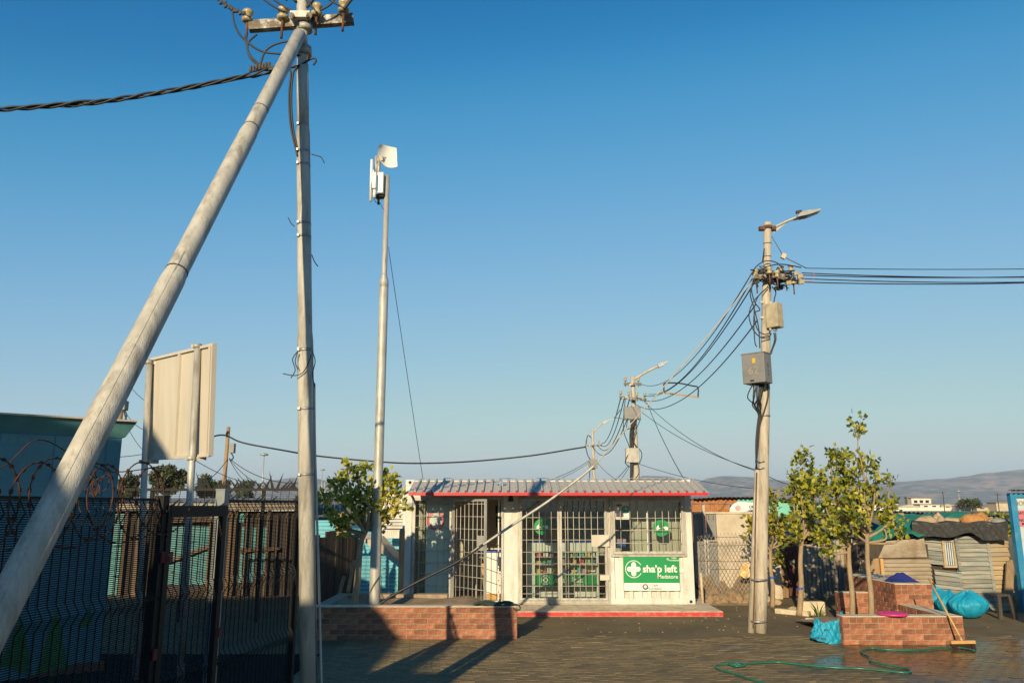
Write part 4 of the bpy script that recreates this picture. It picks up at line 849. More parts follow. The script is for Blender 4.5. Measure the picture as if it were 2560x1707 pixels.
# lamp arm
b = MB(); b.tube(smooth([U(470,225), U(560,180), U(640,145,-.02), U(660,138,-.02)]), .026, 10); la = obj('lamp_arm', b, M['galv'], sp)
b = MB(); b.prism([U(480,265,.0), U(480,225,.0), U(600,170,0.)], (0,.012,0)); obj('arm_gusset', b, M['galv'], la)
b = MB(); q = [U(650,150),U(672,118),U(720,98),U(835,84),U(840,96),U(740,130),U(680,142)]; b.prism([p+V((0,-.11,0)) for p in q], (0,.22,0)); lh = obj('lamp_head', b, M['farlamp'], sp)
b = MB(); b.prism([p+V((0,-.08,-.012)) for p in (U(690,142),U(745,131),U(825,100),U(760,120))], (0,.16,0)); obj('lamp_lens', b, M['pane'], lh)
b = MB(); b.obox(U(680,94), V((.05,0,.01)), V((0,.03,0)), V((0,0,.025))); obj('photocell', b, M['iron'], lh)
b = MB(); b.tube([ax(523)-V((0,0,.03)),ax(523)+V((0,0,.03))], .088, 12); b.obox(U(395,225), V((.06,0,0)), V((0,.05,0)), V((0,0,.035))); b.obox(U(480,225), V((.04,0,0)), V((0,.05,0)), V((0,0,.04))); obj('arm_clamp', b, M['rust'], sp)
# crossarms, four-way
b = MB(); b.beam(U(330,600,-.25), U(690,640,.15), .07, .09); obj('crossarm', b, M['arm'], sp)
b = MB(); b.beam(U(330,560,.35), U(560,600,-.55), .07, .09); obj('crossarm', b, M['arm'], sp)
for x, y, dy in ((450,580,-.3),(512,608,-.42),(620,560,.1),(582,630,-.1),(640,660,.0),(345,600,-.2),(350,650,-.15),(545,570,.2)): insulator(sp, U(x,y,dy), 1.15)
for x, y in ((510,690),(535,690),(600,650),(350,640),(470,640),(395,560),(660,575),(690,600),(700,645)):
    b = MB(); q = U(x,y,-.2); b.obox(q, V((.045,0,.01)), V((0,.03,0)), V((0,.0,.035))); obj('line_connector', b, M['iron'] if x < 560 else M['porc'], sp)
loop = lambda *a, dy=-.15: [U(x,y,dy) for x,y in a]
wires(sp, [loop((315,590),(340,530),(400,485),(460,478),(520,500),(555,550)), loop((330,610),(310,700),(335,800),(375,860),(330,900),(335,1100),(350,1150)), loop((440,680),(360,760),(330,870),(350,1000),(400,1050),(455,1045)), loop((430,690),(330,790),(290,900),(320,1010),(380,1075),(440,1080),(465,1045)), loop((320,660),(300,740),(330,850),(365,1000),(375,1160)),
    loop((470,680),(500,720),(490,770),(485,805)), loop((485,1040),(490,1100),(465,1180),(455,1210)), loop((498,1040),(500,1100),(475,1170),(462,1210)), loop((360,560),(460,515),(560,505),(700,530)), loop((350,650),(420,620),(560,640),(640,665)), loop((340,570),(420,600),(520,590),(620,575)), loop((410,380),(400,450),(395,490))], .0105)
b = MB()
for k in range(44):
    x0 = rnd.uniform(340,580); y0 = rnd.uniform(545,660); b.tube(smooth([U(x0,y0,-.2), U(x0+rnd.uniform(-50,60),y0+rnd.uniform(-30,35),-.25), U(x0+rnd.uniform(-10,120),y0+rnd.uniform(-25,35),-.15)],4), rnd.choice([.008,.011]), 5)
obj('wire_tangle', b, M['black'], sp, kind='stuff')
# meter boxes
def mbox(lo, hi, m_, dep, ydep, name='meter_box'):
    b = MB(); b.bbox((lo.x, ydep-dep, lo.z), (hi.x, ydep, hi.z), .012); return obj(name, b, m_, sp)
bx = mbox(U(428,1003,-.2), U(505,812,-.2), M['signback'], .0, 0) if False else None
def yawbox(c, w, d, h, yaw, m_, parent, name, b_=.008):
    b = MB(); b.bbox((-w/2,-d/2,-h/2),(w/2,d/2,h/2), b_); mt = Matrix.Translation(c) @ Matrix.Rotation(yaw,4,'Z'); b.v = [mt @ v for v in b.v]; return obj(name, b, m_, parent)
b1 = yawbox(U(490,908,-.16), .23, .21, .45, R(-48), M['boxcream'], sp, 'meter_box'); b1['label'] = 'weathered cream meter box high on the pole'
b2 = yawbox(U(352,1325,-.2), .42, .30, .53, R(-42), M['greysheet'], sp, 'meter_box'); b2['label'] = 'grey meter box with a yellow tag'
fy = V((math.sin(R(-42)),-math.cos(R(-42)),0)); fxv = V((math.cos(R(-42)),math.sin(R(-42)),0)); c2_ = U(352,1325,-.2)
b = MB(); b.obox(c2_+fy*.153+fxv*.02+V((0,0,.13)), fxv*.03, fy*.004, V((0,0,.045))); obj('paper_tag', b, M['yellow'], b2)
b = MB(); b.obox(c2_+fy*.155-fxv*.03-V((0,0,.22)), fxv*.035, fy*.01, V((0,0,.012))); obj('latch', b, M['iron'], b2)
text('painted_number', '62', .2, c2_+fy*.151+fxv*.0-V((0,0,.05)), b2, M['zinc'], .003, R(-42))
sdn = fxv; text('painted_number', '6\n2', .14, c2_+sdn*.211-V((0,0,.02)), b2, M['cable2'], .002, R(48))
b = MB(); b.obox(c2_+V((0,0,.27)), fxv*.22, fy*.16, V((0,0,.008))); obj('box_lid', b, M['greysheet'], b2)
for x, y in ((385,800),(380,920)):
    b = MB(); b.beam(U(x-10,y,-.05), U(x+80,y+4,-.05), .03, .04); obj('box_bracket', b, M['galv'], sp)
for x in (458,490,503):
    b = MB(); q = U(x,1028,-.16); b.tube([q, q+V((0,0,.07))], .022, 8); obj('cable_gland', b, M['galv'], sp)
# wire bundle below grey box
lst = []
for k in range(13):
    x0 = 1728+k*2.4; lst.append([Q(x0,880,SY-.2), Q(x0+rnd.uniform(-14,6),905+rnd.uniform(0,12),SY-.22), Q(1736+rnd.uniform(-8,14),930,SY-.15), Q(1744+rnd.uniform(-4,4),955,SY-.09), Q(1739+rnd.uniform(-3,3),1010,SY-.08), Q(1737+rnd.uniform(-2,2),1075,SY-.07)])
wires(sp, lst, .010)
wires(sp, [[Q(1763,880,SY-.1),Q(1764,910,SY-.1),Q(1755,945,SY-.1),Q(1745,975,SY-.1),Q(1741,1020,SY-.1),Q(1737,1070,SY-.08)]]*1, .014)
wires(sp, [[Q(1738,1085,SY-.07),Q(1735,1200,SY-.08),Q(1733,1330,SY-.09),Q(1730,1440,SY-.1)]], .012, 'conduit', 'rust')

# mid and far street light poles of the same line
def far_pole(label, x, ytop, Y, lean, arms, boxes, lampx, lampy, rad):
    top = Q(x,ytop,Y); b0 = V((top.x-lean, Y, 0)); t = thing('street_light_pole', label, 'street light', b0)
    steel_pole(t, b0, top, [(0,rad),(.5,rad*.85),(.8,rad*.7)], 'pole', 'concpole', n=12)
    for (xa, ya, xb, yb2, dy) in arms:
        b = MB(); b.beam(Q(xa,ya,Y-.15), Q(xb,yb2,Y-.15+dy), .09, .11); obj('crossarm', b, M['arm'], t)
        for k in range(4 if xb-xa > 40 else 2):
            u = (k+.15)/3.3 if xb-xa > 40 else .08+k*.75; insulator(t, Q(xa+(xb-xa)*u, ya+(yb2-ya)*u-7, Y-.15+dy*u), 1.35)
    for (xa, ya, xb, yb2, mm) in boxes:
        lo, hi = Q(xa,yb2,Y-.35), Q(xb,ya,Y-.35); b = MB(); b.bbox((lo.x,Y-.35,lo.z),(hi.x,Y-.12,hi.z),.02); obj('meter_box', b, M[mm], t)
    b = MB(); q0 = Q(x+4,ytop+6,Y); q1 = Q(lampx-22,lampy+10,Y); b.tube(smooth([q0, q0.lerp(q1,.5)+V((0,0,.03)), q1]), .045, 8); la_ = obj('lamp_arm', b, M['creamtrim'], t)
    b = MB(); q2 = Q(lampx,lampy,Y); b.beam(q1, q1.lerp(q2,.55), .2, .14); b.beam(q1.lerp(q2,.5), q2, .16, .07); obj('lamp_head', b, M['farlamp'], t)
    return t
Y2, Y3 = 32., 55.
mpole = far_pole('middle street light pole behind the shop roof with a wide grey box', 1453, 865, Y2, -.05, [(1433,882,1473,882,0.),(1423,912,1484,918,-.3)], [(1434,934,1471,963,'greysheet'),(1438,1028,1468,1062,'galv')], 1533, 831, .125)
fpole = far_pole('farthest street light pole standing behind the shop roof', 1361, 985, Y3, -.05, [(1343,1023,1382,1023,0.)], [(1353,1055,1372,1075,'greysheet')], 1405, 962, .125)
for (o_, X, y0, y1, Y_) in ((mpole, 1451, 965, 1100, Y2),):
    wires(o_, [[Q(X+rnd.uniform(-9,9),y0,Y_-.3),Q(X+rnd.uniform(-4,4),y0+30,Y_-.25),Q(X+rnd.uniform(-3,3),(y0+y1)/2,Y_-.22),Q(X+rnd.uniform(-3,3),y1+60,Y_-.22)] for k in range(8)], .026)
wires(mpole, [[Q(1436,916,Y2-.3),Q(1432,985,Y2-.3),Q(1446,1030,Y2-.3),Q(1436,1060,Y2-.4),Q(1446,1072,Y2-.3)], [Q(1472,960,Y2-.3),Q(1455,1010,Y2-.3),Q(1474,1040,Y2-.3),Q(1468,1066,Y2-.3)], [Q(1442,960,Y2-.4),Q(1440,985,Y2-.4),Q(1458,975,Y2-.4),Q(1456,960,Y2-.4)], [Q(1465,1062,Y2-.4),Q(1468,1085,Y2-.4),Q(1458,1100,Y2-.3)]], .016)
wires(fpole, [[Q(1346,1020,Y3-.3),Q(1350,1000,Y3-.3),Q(1358,1005,Y3-.3)],[Q(1345,1025,Y3-.3),Q(1350,1045,Y3-.3),Q(1358,1058,Y3-.3)],[Q(1355,1075,Y3),Q(1354,1110,Y3),Q(1356,1150,Y3)]], .03)

# wooden poles at left
def wood_pole(label, x, ytop, Y, box, arm=True):
    top = Q(x,ytop,Y); t = thing('wooden_pole', label, 'utility pole', (top.x,Y,0)); b = MB(); b.tube([(top.x-.05,Y,0),top],[.15,.11],10); obj('pole', b, M['darkwood'] if False else M['timber'], t)
    lo, hi = Q(box[0],box[3],Y-.25), Q(box[2],box[1],Y-.25); b = MB(); b.bbox((lo.x,Y-.4,lo.z),(hi.x,Y-.05,hi.z),.02); obj('meter_box', b, M['greysheet'], t)
    return t
YL = 50.
wp1 = wood_pole('thin wooden pole with a grey box left of the braced pole', 525, 980, YL, (528,1018,540,1040))
wires(wp1, [[Q(519,997,YL-.2),Q(523,990,YL-.2),Q(527,997,YL-.2)],[Q(531,1040,YL-.3),Q(536,1050,YL-.3),Q(530,1058,YL-.2)]], .04)
wp2 = wood_pole('wooden pole with a box half hidden behind the slanting strut', 281, 905, 34., (282,920,292,942))
wires(wp2, [[Q(287,942,33.7),Q(291,955,33.7),Q(284,968,33.7)],[Q(284,942,33.7),Q(290,962,33.7),Q(296,968,33.7)]], .03)

# ------------------------------------------------------------------ overhead lines
def line(label, p0, p1, sag, r_=.012, m_='black', n=24, group=None, name='overhead_line'):
    b = MB(); b.tube(sagline(p0, p1, sag, n), r_, 5, True); return single(name, b, M[m_], label, 'cable', group)
names = ['topmost', 'second', 'third', 'fourth', 'lowest']
for k, (y0, y1) in enumerate(((616,617),(627,636),(632,634),(640,647),(648,648))):
    line('%s of the five lines leaving right from the street light pole' % names[k], Q(1850 if k == 0 else 1842,y0,SY+.02*k), V((19, SY+.6+.1*k, Q(1842,y1,SY).z-.25+.0*k)) if False else Q(2420,y1,SY+.3+.08*k), .04 if k else .02, .0105 if k else .008, 'black', 20, 'lines to the right edge')
for k, (x0, y0, x1, y1, sg_) in enumerate(((1728,640,1490,905,.62),(1732,650,1478,908,.66),(1735,700,1462,912,.75),(1740,735,1445,918,.9))):
    line('%s of the four lines sagging from the near to the middle street light' % ['upper','second','third','lowest'][k], Q(x0,y0,SY-.1), Q(x1,y1,Y2-.25), sg_, .012, 'black', 30, 'lines between the street lights')
line('thin high line from the near street light to the middle one', Q(1728,625,SY), Q(1472,882,Y2), .75, .011, 'cable2', 30)
for k, (x0, y0, x1, y1) in enumerate(((1426,912,1382,1018),(1434,914,1380,1020),(1446,916,1372,1021),(1456,917,1360,1022))):
    line('%s line sagging between the middle and farthest street lights' % ['leftmost','second','third','rightmost'][k], Q(x0,y0,Y2-.3), Q(x1,y1,Y3-.2), .5+.28*k, .02, 'black', 24, 'lines between the far street lights')
# service cable in a pipe from near the mast to the street light
cy_ = lambda x: 14.1 + (x-860)/865*(SY-14.1)-.12
pts = [Q(x,y,cy_(x)) for x,y in ((862,1394),(900,1368),(960,1335),(1050,1290),(1110,1250),(1180,1203),(1260,1150),(1330,1098),(1366,1068),(1430,995),(1520,893),(1620,778),(1728,645))]
sc_ = thing('service_cable', 'slanting pipe sheathed cable crossing in front of the shop', 'cable', pts[0])
b = MB(); pp = smooth(pts[:9], 5); b.tube(pp, [.019 if p.z < 1.2 else .022 for p in pp], 10); obj('sheath', b, M['galv'], sc_)
b = MB(); b.tube(smooth(pts[:5], 6), .0225, 10); obj('black_sleeve', b, M['black'], sc_)
b = MB(); b.tube(smooth(pts[8:], 6), .0105, 8); obj('cable', b, M['cream'], sc_)
# long cable across to the left wooden pole
b = MB(); b.tube(smooth([Q(1346,1026,Y3-.2),Q(1320,1030,Y3-.3),Q(1220,1046,Y3-.8),Q(1100,1058,Y3-1.2),Q(1000,1063,Y3-1.8),Q(900,1062,Y3-2.5),Q(740,1048,Y3-3.2),Q(640,1032,YL+.3),Q(560,1017,YL-.1),Q(527,1003,YL-.2)]), .05, 6); single('overhead_line', b, M['black'], 'long black cable sagging between the far street light and wooden pole', 'cable')
b = MB(); b.tube(smooth([Q(524,1000,YL-.2),Q(505,999,YL-.4),Q(485,1004,YL-.8),Q(440,1020,YL-1)]), .05, 6); single('overhead_line', b, M['black'], 'black cable running left from the thin wooden pole behind the sign', 'cable')
# drop lines
drops = [('two way drop line from the middle street light to the right', (1478,920,Y2-.2), (1740,1082,24.), .35, .014), ('drop line from the grey box of the middle street light to the right', (1472,945,Y2-.3), (1742,1080,24.5), .25, .014),
 ('line falling from the middle street light to the container corner', (1486,925,Y2-.3), (1570,1098,24.), .15, .016), ('low line from the middle street light past the plaster wall', (1470,1066,Y2-.3), (1900,1128,26.), .3, .014), 
 ('drop line from the street light pole into the bushy tree', (1742,1080,20.), (1815,1112,22.), .05, .014), ('left drop line from the farthest street light to the shop roof', (1352,1058,Y3-.3), (1200,1120,36.), .2, .022), ('second left drop line from the farthest street light', (1355,1060,Y3-.3), (1255,1112,34.), .1, .018), ('right drop line from the farthest street light', (1370,1060,Y3-.3), (1450,1120,40.), .2, .02),
 ('left drop line from the low box of the middle street light', (1444,1068,Y2-.3), (1380,1125,26.), .1, .016), ('second drop line from the low box of the middle street light', (1446,1070,Y2-.3), (1400,1125,26.), .1, .014),
 ('drop line fanning left from the thin wooden pole', (523,1054,YL-.2), (440,1120,36.), .3, .03), ('steep drop line left of the thin wooden pole', (524,1054,YL-.2), (508,1130,38.), .1, .024), ('long drop line from the thin wooden pole to the right', (527,1052,YL-.2), (690,1110,38.), .4, .028), ('second right drop line from the thin wooden pole', (527,1054,YL-.2), (640,1130,36.), .3, .024), ('third right drop line from the thin wooden pole', (527,1055,YL-.2), (590,1130,38.), .2, .022),
 ('drop line from the strut side wooden pole behind the sign', (292,952,33.8), (338,990,24.), .1, .014), ('lower drop line from the strut side wooden pole', (288,968,33.8), (330,1035,26.), .1, .014), ('upper line between strut and sign post', (303,892,30.), (330,918,25.), .02, .014), ('low cable between the blue building and the sign post', (262,1050,26.), (345,1040,30.), .02, .016), ('thin cable crossing under the road sign', (430,1045,22.), (600,1110,34.), .2, .014)]
for (lb, a, c, sg_, r_) in drops: line(lb, Q(*a), Q(*c), sg_, r_*.75)
# spreader frame hanging on the lines
b = MB(); z = 26.; b.beam(Q(1524,902,z), Q(1604,912,z-1.), .07, .05); sf = thing('line_spreader', 'long thin spreader frame hanging on the sagging lines', 'spreader', Q(1524,902,z)); obj('spreader_bar', b, M['cardboard'], sf)
wires(sf, [[Q(1525,901,z),Q(1525,890,z),Q(1528,880,z),Q(1560,880,z-.4),Q(1590,886,z-.8),Q(1603,890,z-1.),Q(1603,911,z-1.)]], .022)
b = MB(); q = Q(1425,1040,Y2); b.tube(smooth([Q(1425,940,Y2-.3),Q(1418,950,Y2-.3),Q(1411,960,Y2-.4)]), .02, 5); b.beam(Q(1411,958,Y2-.4),Q(1434,962,Y2-.4),.03,.03); single('line_spreader', b, M['cable2'], 'short spreader left of the wide grey box behind the shop', 'spreader')
# fuse on the thin wire near lamp
b = MB(); b.tube([U(468,285,-.1), U(555,432,-.1)], .007, 5); b.tube([U(570,450,-.1),U(740,535,-.1)], .009, 5); ff = thing('fuse_wire', 'thin wire with a pale fuse below the near street lamp', 'wire', U(560,440,-.1)); obj('wire', b, M['cable2'], ff)
b = MB(); b.obox(U(560,440,-.1), V((.035,0,-.02)), V((0,.03,0)), V((.02,0,.045))); obj('fuse_body', b, M['creamtrim'], ff)
b = MB(); b.tube(smooth([U(695,575,-.1),U(740,630,-.1),U(785,635,-.1),U(802,590,-.1),U(785,545,-.1)]), .005, 5); single('wire', b, M['pinkP'], 'thin red loop of wire right of the street light insulators', 'wire')

# ------------------------------------------------------------------ road sign seen from behind
YR, YLs = 9.6, 10.5
sg_ = thing('road_sign', 'cream back of a large road sign on two round posts behind the fence', 'sign', (Q(430,1400,YR).x, YR, 0))
for (xt, yt, xb, yb2, Yp) in ((455,790,436,1150,YR), (343,826,330,1130,YLs)):
    t0, t1 = Q(xt,yt,Yp), Q(xb,yb2,Yp); d = (t0-t1); bt = t1 - d*(t1.z/d.z); b = MB(); b.tube([bt, t0], .041, 14); obj('post', b, M['galv'], sg_)
# board corner points lie a hand's breadth behind the posts
def bd(x, y):
    t = (x-349)/(494-349); return Q(x, y, YLs + (YR-.32-YLs)*t + .09)
c_tl, c_tr, c_br, c_bl = bd(349,824), bd(495,789), bd(486,1047), bd(334,1057)
nB = (c_tr-c_tl).cross(c_bl-c_tl).normalized(); nB = nB if nB.y > 0 else -nB
b = MB(); b.prism([c_tl,c_tr,c_br,c_bl], nB*.018); obj('board', b, M['signback'], sg_)
lerp4 = lambda u,v: c_tl.lerp(c_tr,u).lerp(c_bl.lerp(c_br,u),v)
for u0 in (.0,.47,.93):
    b = MB(); b.beam(lerp4(u0+.02,.005)-nB*.016, lerp4(u0+.02,.995)-nB*.016, .05, .03, nB); obj('back_rail', b, M['signback'], sg_)
for v0 in (.008,.992):
    b = MB(); b.beam(lerp4(.0,v0)-nB*.014, lerp4(1,v0)-nB*.014, .026, .035, (0,0,1)); obj('edge_rail', b, M['signback'], sg_)
b = MB(); b.beam(lerp4(1,.0)-nB*.014, lerp4(1,1)-nB*.014, .025, .06, nB); obj('edge_rail', b, M['signback'], sg_)
for (x, y, Yp) in ((453,795,YR),(439,1052,YR),(342,832,YLs),(332,1060,YLs)):
    b = MB(); q = Q(x,y,Yp); b.tube([q-V((0,0,.025)),q+V((0,0,.025))], .05, 12); b.beam(q+V((-.07,-.01,0)), q+V((.16,.06,0)), .02, .045); obj('clamp', b, M['galv'], sg_)

# ------------------------------------------------------------------ security fence, gate, razor wire
def fpt(px, Y0=None):       # point on the fence line seen at column px
    k = (px-1280)/F; k2 = k*(CP)   # at eye height depth = Y*cos
    k = k*CP; Y = 3.72/(.16-k); return V((-3.72+.16*Y, Y, 0))
fd = V((.16,1,0)).normalized(); fn = V((fd.y,-fd.x,0))
FH = 2.15
def prof(z):
    d = 0
    for zc in (.18,.80,1.42,2.06):
        t = abs(z-zc)/.075
        if t < 1: d = max(d, .045*(1-t))
    return d
def mesh_panel(parent, a, b_, z0, z1):
    L = (b_-a).length; m_ = MB(); r_ = .0036
    z = z0
    while z < z1:                           # closely spaced horizontal wires
        o_ = fn*prof(z); p, q = a+o_+V((0,0,z)), b_+o_+V((0,0,z)); up = V((0,0,r_)); s = fn*r_
        m_.add([p-up,p+s,p+up,p-s,q-up,q+s,q+up,q-s], [(0,1,5,4),(1,2,6,5),(2,3,7,6),(3,0,4,7)]); z += .0138
    k = int(L/.08); zs_ = [z0]
    for zc in (.18,.80,1.42,2.06): zs_ += [zc-.075, zc, zc+.075]
    zs_ = sorted(x for x in set(zs_+[z1]) if z0 <= x <= z1)
    for i in range(k+1):
        p = a.lerp(b_, i/k); m_.tube([p+fn*(prof(z)+.004)+V((0,0,z)) for z in zs_], .0045, 4, False, False)
    return obj('wire_mesh', m_, M['fence'], parent, kind='stuff')
def sqpost(parent, p, h, w, m_='fence', name='post'):
    b = MB(); b.obox(p+V((0,0,h/2)), fd*w/2, fn*w/2, V((0,0,h/2))); b.obox(p+V((0,0,h+.006)), fd*(w/2+.004), fn*(w/2+.004), V((0,0,.006))); return obj(name, b, M[m_], parent)
spk = MB(); spk.add([(-.018,0,0),(.018,0,0),(.003,-.01,.08),(-.003,-.01,.08),(0,.003,.02)], [(0,1,4),(1,2,3,4),(0,4,3)]); spike_me = spk.mesh('spike', M['spike'])
def spikes(parent, a, b_, z, step=.075):
    n_ = int((b_-a).length/step)
    for i in range(n_):
        p = a.lerp(b_, (i+.5)/n_); inst('spike', spike_me, parent, (p.x,p.y,z), (rnd.choice((-.5,.5)), rnd.choice((-.45,.45)), math.atan2(fd.y,fd.x)))
A_, Bq, Cq, Dq = fpt(-420), fpt(404), fpt(560), fpt(742)
f1 = thing('fence_panel', 'dark dense wire mesh fence panel in front of the blue building', 'fence', A_, 'security fence panels')
mesh_panel(f1, A_, Bq, .05, FH)
sqpost(f1, A_-fn*.06, FH+.02, .06)
b = MB(); b.beam(A_+V((0,0,FH)), Bq+V((0,0,FH)), .012, .02); obj('top_rail', b, M['fence'], f1)
f2 = thing('fence_panel', 'dark dense wire mesh fence panel between the gate and the braced pole', 'fence', Cq, 'security fence panels')
mesh_panel(f2, Cq, Dq, .05, FH); sqpost(f2, Dq+fd*.05, FH+.05, .06)
b = MB(); b.beam(Cq+V((0,0,FH)), Dq+V((0,0,FH)), .012, .02); obj('top_rail', b, M['fence'], f2)
spikes(f2, Cq, Dq, FH, .07)
gt = thing('security_gate', 'dark framed mesh pedestrian gate in the security fence', 'gate', Bq.lerp(Cq,.5))
sqpost(gt, Bq+fn*.0, 2.17, .08); po_ = sqpost(gt, Cq-fn*.02, 2.24, .085, 'post'); po_['label'] = 'grey steel gate post'
ga, gb = Bq+fd*.055+fn*.03, Cq-fd*.065+fn*.03; GH = 2.06
for p in (ga, gb):
    b = MB(); b.obox(p+V((0,0,GH/2+.05)), fd*.032, fn*.022, V((0,0,GH/2))); obj('gate_stile', b, M['fence'], gt)
for z in (.1, GH-.0):
    b = MB(); b.beam(ga+V((0,0,z)), gb+V((0,0,z)), .05, .09); obj('gate_rail', b, M['fence'], gt)
m_ = MB(); b = None
mesh_panel(gt, ga-fn*.04+fd*.03, gb-fn*.04-fd*.03, .12, GH-.05); spikes(gt, ga, gb, GH+.04, .075)
for (p, z) in ((Bq,1.72),(ga,1.72),(Bq,1.02),(gb,1.05)):
    b = MB(); b.obox(p+fn*.055+V((0,0,z))-fd*.01, fd*.022, fn*.006, V((0,0,.04))); obj('hinge_plate', b, mat('dull red plate', (.16,.02,.018), None, 5, .7, 0, 0), gt)
# back fence with spikes seen over the top: a second security fence farther behind
YB = 15.5
f3 = thing('fence_panel', 'distant spiked mesh fence top seen above the near gate', 'fence', (Q(500,1150,YB).x,YB,0), 'security fence panels')
xa, xb = Q(262,1128,YB).x, Q(690,1128,YB).x; zt = Q(480,1124,YB).z
b = MB(); b.beam((xa,YB,zt), (xb,YB,zt), .04, .05); obj('top_rail', b, M['fence'], f3)
m_ = MB(); z = zt
for k in range(18): m_.tube([(xa,YB,zt-.02-k*.035),(xb,YB,zt-.02-k*.035)], .004, 4, False, False)
x = xa
while x < xb: m_.tube([(x,YB,zt),(x,YB-.06,zt-.15),(x,YB,zt-.3),(x,YB,.05)], .006, 4, False, False); x += .16
obj('wire_mesh', m_, M['fence'], f3, kind='stuff')
for k in range(6): x = xa+(xb-xa)*k/5; b = MB(); b.box((x-.03,YB+.02,0),(x+.03,YB+.08,zt+.03)); obj('post', b, M['fence'], f3)
sp3 = MB(); sp3.add([(-.035,0,0),(.035,0,0),(.14,-.02,.26),(0,.01,.05)], [(0,1,2),(0,2,3),(1,3,2)]); sm3 = sp3.mesh('spike', M['fence'])
for k in range(26): x = xa+(xb-xa)*(.45+.55*k/26); inst('spike', sm3, f3, (x,YB,zt), (0,rnd.uniform(-.2,.3),0), (rnd.choice((-1,1)),1,rnd.uniform(.7,1.3)))
# razor wire coil
rz = thing('razor_wire', 'rusty coil of razor wire along the top of the left fence', 'razor wire', fpt(100)+V((0,0,FH)))
a, e = fpt(-150)+V((0,0,FH-.02)), fpt(400)+V((0,0,FH+.02)); Lr = (e-a).length; turns = Lr/.25; pts = []; n_ = int(turns*40)
for i in range(n_+1):
    t = i/n_; th = t*turns*6.2832; rr = .265+.02*math.sin(th*.37); pts.append(a.lerp(e,t) + fd*(rr*math.cos(th)) + V((0,0,rr*math.sin(th)-.03)) + fn*(.06+.05*math.sin(th*.5+1)))
b = MB(); b.tube(pts, .005, 5); obj('coil', b, M['razor'], rz)
b = MB()
for i in range(0, n_, 2):
    p = pts[i]; d = (pts[min(i+1,n_)]-p).normalized(); u = d.orthogonal().normalized(); v_ = d.cross(u)
    b.add([p-d*.014-u*.011, p+d*.014-u*.011, p+d*.014+u*.011, p-d*.014+u*.011, p-d*.005-u*.003, p+d*.005+u*.003], [(0,1,5,4),(1,2,5),(2,3,4,5),(3,0,4)])
obj('barbs', b, M['razor'], rz, kind='stuff')
b = MB(); b.tube(smooth([a+V((0,0,.22)), a.lerp(e,.18)+V((0,0,.17)), a.lerp(e,.32)+V((0,0,.36)), a.lerp(e,.5)+V((0,0,.27)), a.lerp(e,.7)+V((0,0,.18)), e+V((0,0,.24))]), .004, 5); obj('strain_wire', b, M['razor'], rz)
b = MB(); q = fpt(235)+V((0,0,FH)); 
for k in range(5): b.tube(smooth([q, q+V((rnd.gauss(0,.03),rnd.gauss(0,.03),.1)), q+V((rnd.gauss(0,.05),rnd.gauss(0,.05),.17)), q+V((rnd.gauss(0,.05),.02,.08)), q+V((0,0,.02))]), .004, 5)
obj('wire_knot', b, M['razor'], rz)

# ------------------------------------------------------------------ blue painted building behind the fence
bc0, bc1 = V((P(-420,1043,9.2).x, 9.2, 0)), V((P(305,1100,11).x, 11., 0)); bdv = (bc1-bc0).normalized(); bn = V((bdv.y,-bdv.x,0)); BT = P(305,1092,11).z
bb = thing('blue_building', 'blue painted prefabricated building with a flared roof edge behind the fence', 'building', bc0.lerp(bc1,.5))
b = MB(); b.prism([bc0,bc1,bc1-bn*1.1,bc0-bn*1.1], V((0,0,BT))); obj('wall', b, M['bluewall'], bb)
ft = P(325,1056,11).z
b = MB(); ex = bdv*.14
b.add([bc0+V((0,0,BT)), bc1+V((0,0,BT))+ex*.3, bc1+V((0,0,BT))+ex*.3-bn*1.1, bc0-bn*1.1+V((0,0,BT)), bc0+bn*.16+V((0,0,ft)), bc1+ex+bn*.16+V((0,0,ft)), bc1+ex-bn*1.26+V((0,0,ft)), bc0-bn*1.26+V((0,0,ft))], [(0,1,5,4),(1,2,6,5),(2,3,7,6),(3,0,4,7),(4,5,6,7),(3,2,1,0)])
obj('flared_fascia', b, M['bluetrim'], bb)
b = MB(); b.beam(bc0+bn*.17+V((0,0,ft+.012)), bc1+bn*.17+ex+V((0,0,ft+.012)), .05, .024); obj('roof_flashing', b, M['creamtrim'], bb)
Lb = (bc1-bc0).length
for k in range(1,6):
    p = bc0.lerp(bc1, k/5-.06); b = MB(); b.beam(p+bn*.003+V((0,0,.0)), p+bn*.003+V((0,0,BT)), .012, .006, bn); obj('panel_seam', b, M['deepblue'], bb)
b = MB(); b.beam(bc0+bn*.004+V((0,0,BT-.01)), bc1+bn*.004+V((0,0,BT-.01)), .012, .014); obj('panel_seam', b, M['deepblue'], bb)
def on_wall(px_x, py_y):
    d = ray(px_x, py_y); o = V((0,0,CAMH)); t = (bc0-o).dot(bn)/d.dot(bn); return o+d*t
for tri in (((55,1535),(0,1660),(82,1690)), ((143,1518),(88,1685),(168,1668)), ((226,1502),(200,1565),(230,1560)), ((130,1672),(110,1730),(136,1730))):
    b = MB(); b.prism([on_wall(*q)+bn*.002 for q in tri], bn*.003); obj('mural_tree', b, M['greenpaint'], bb)
b = MB(); b.prism([on_wall(*q)+bn*.0015 for q in ((-200,1770),(0,1706),(90,1685),(172,1660),(260,1650),(262,1760),(0,1850),(-200,1850))], bn*.0015); obj('mural_ground', b, M['brownpaint'], bb)
text('faded_letters', 'F B N', .12, on_wall(38,1100)+bn*.004, bb, M['bluetrim'], 0, math.atan2(bdv.y,bdv.x))

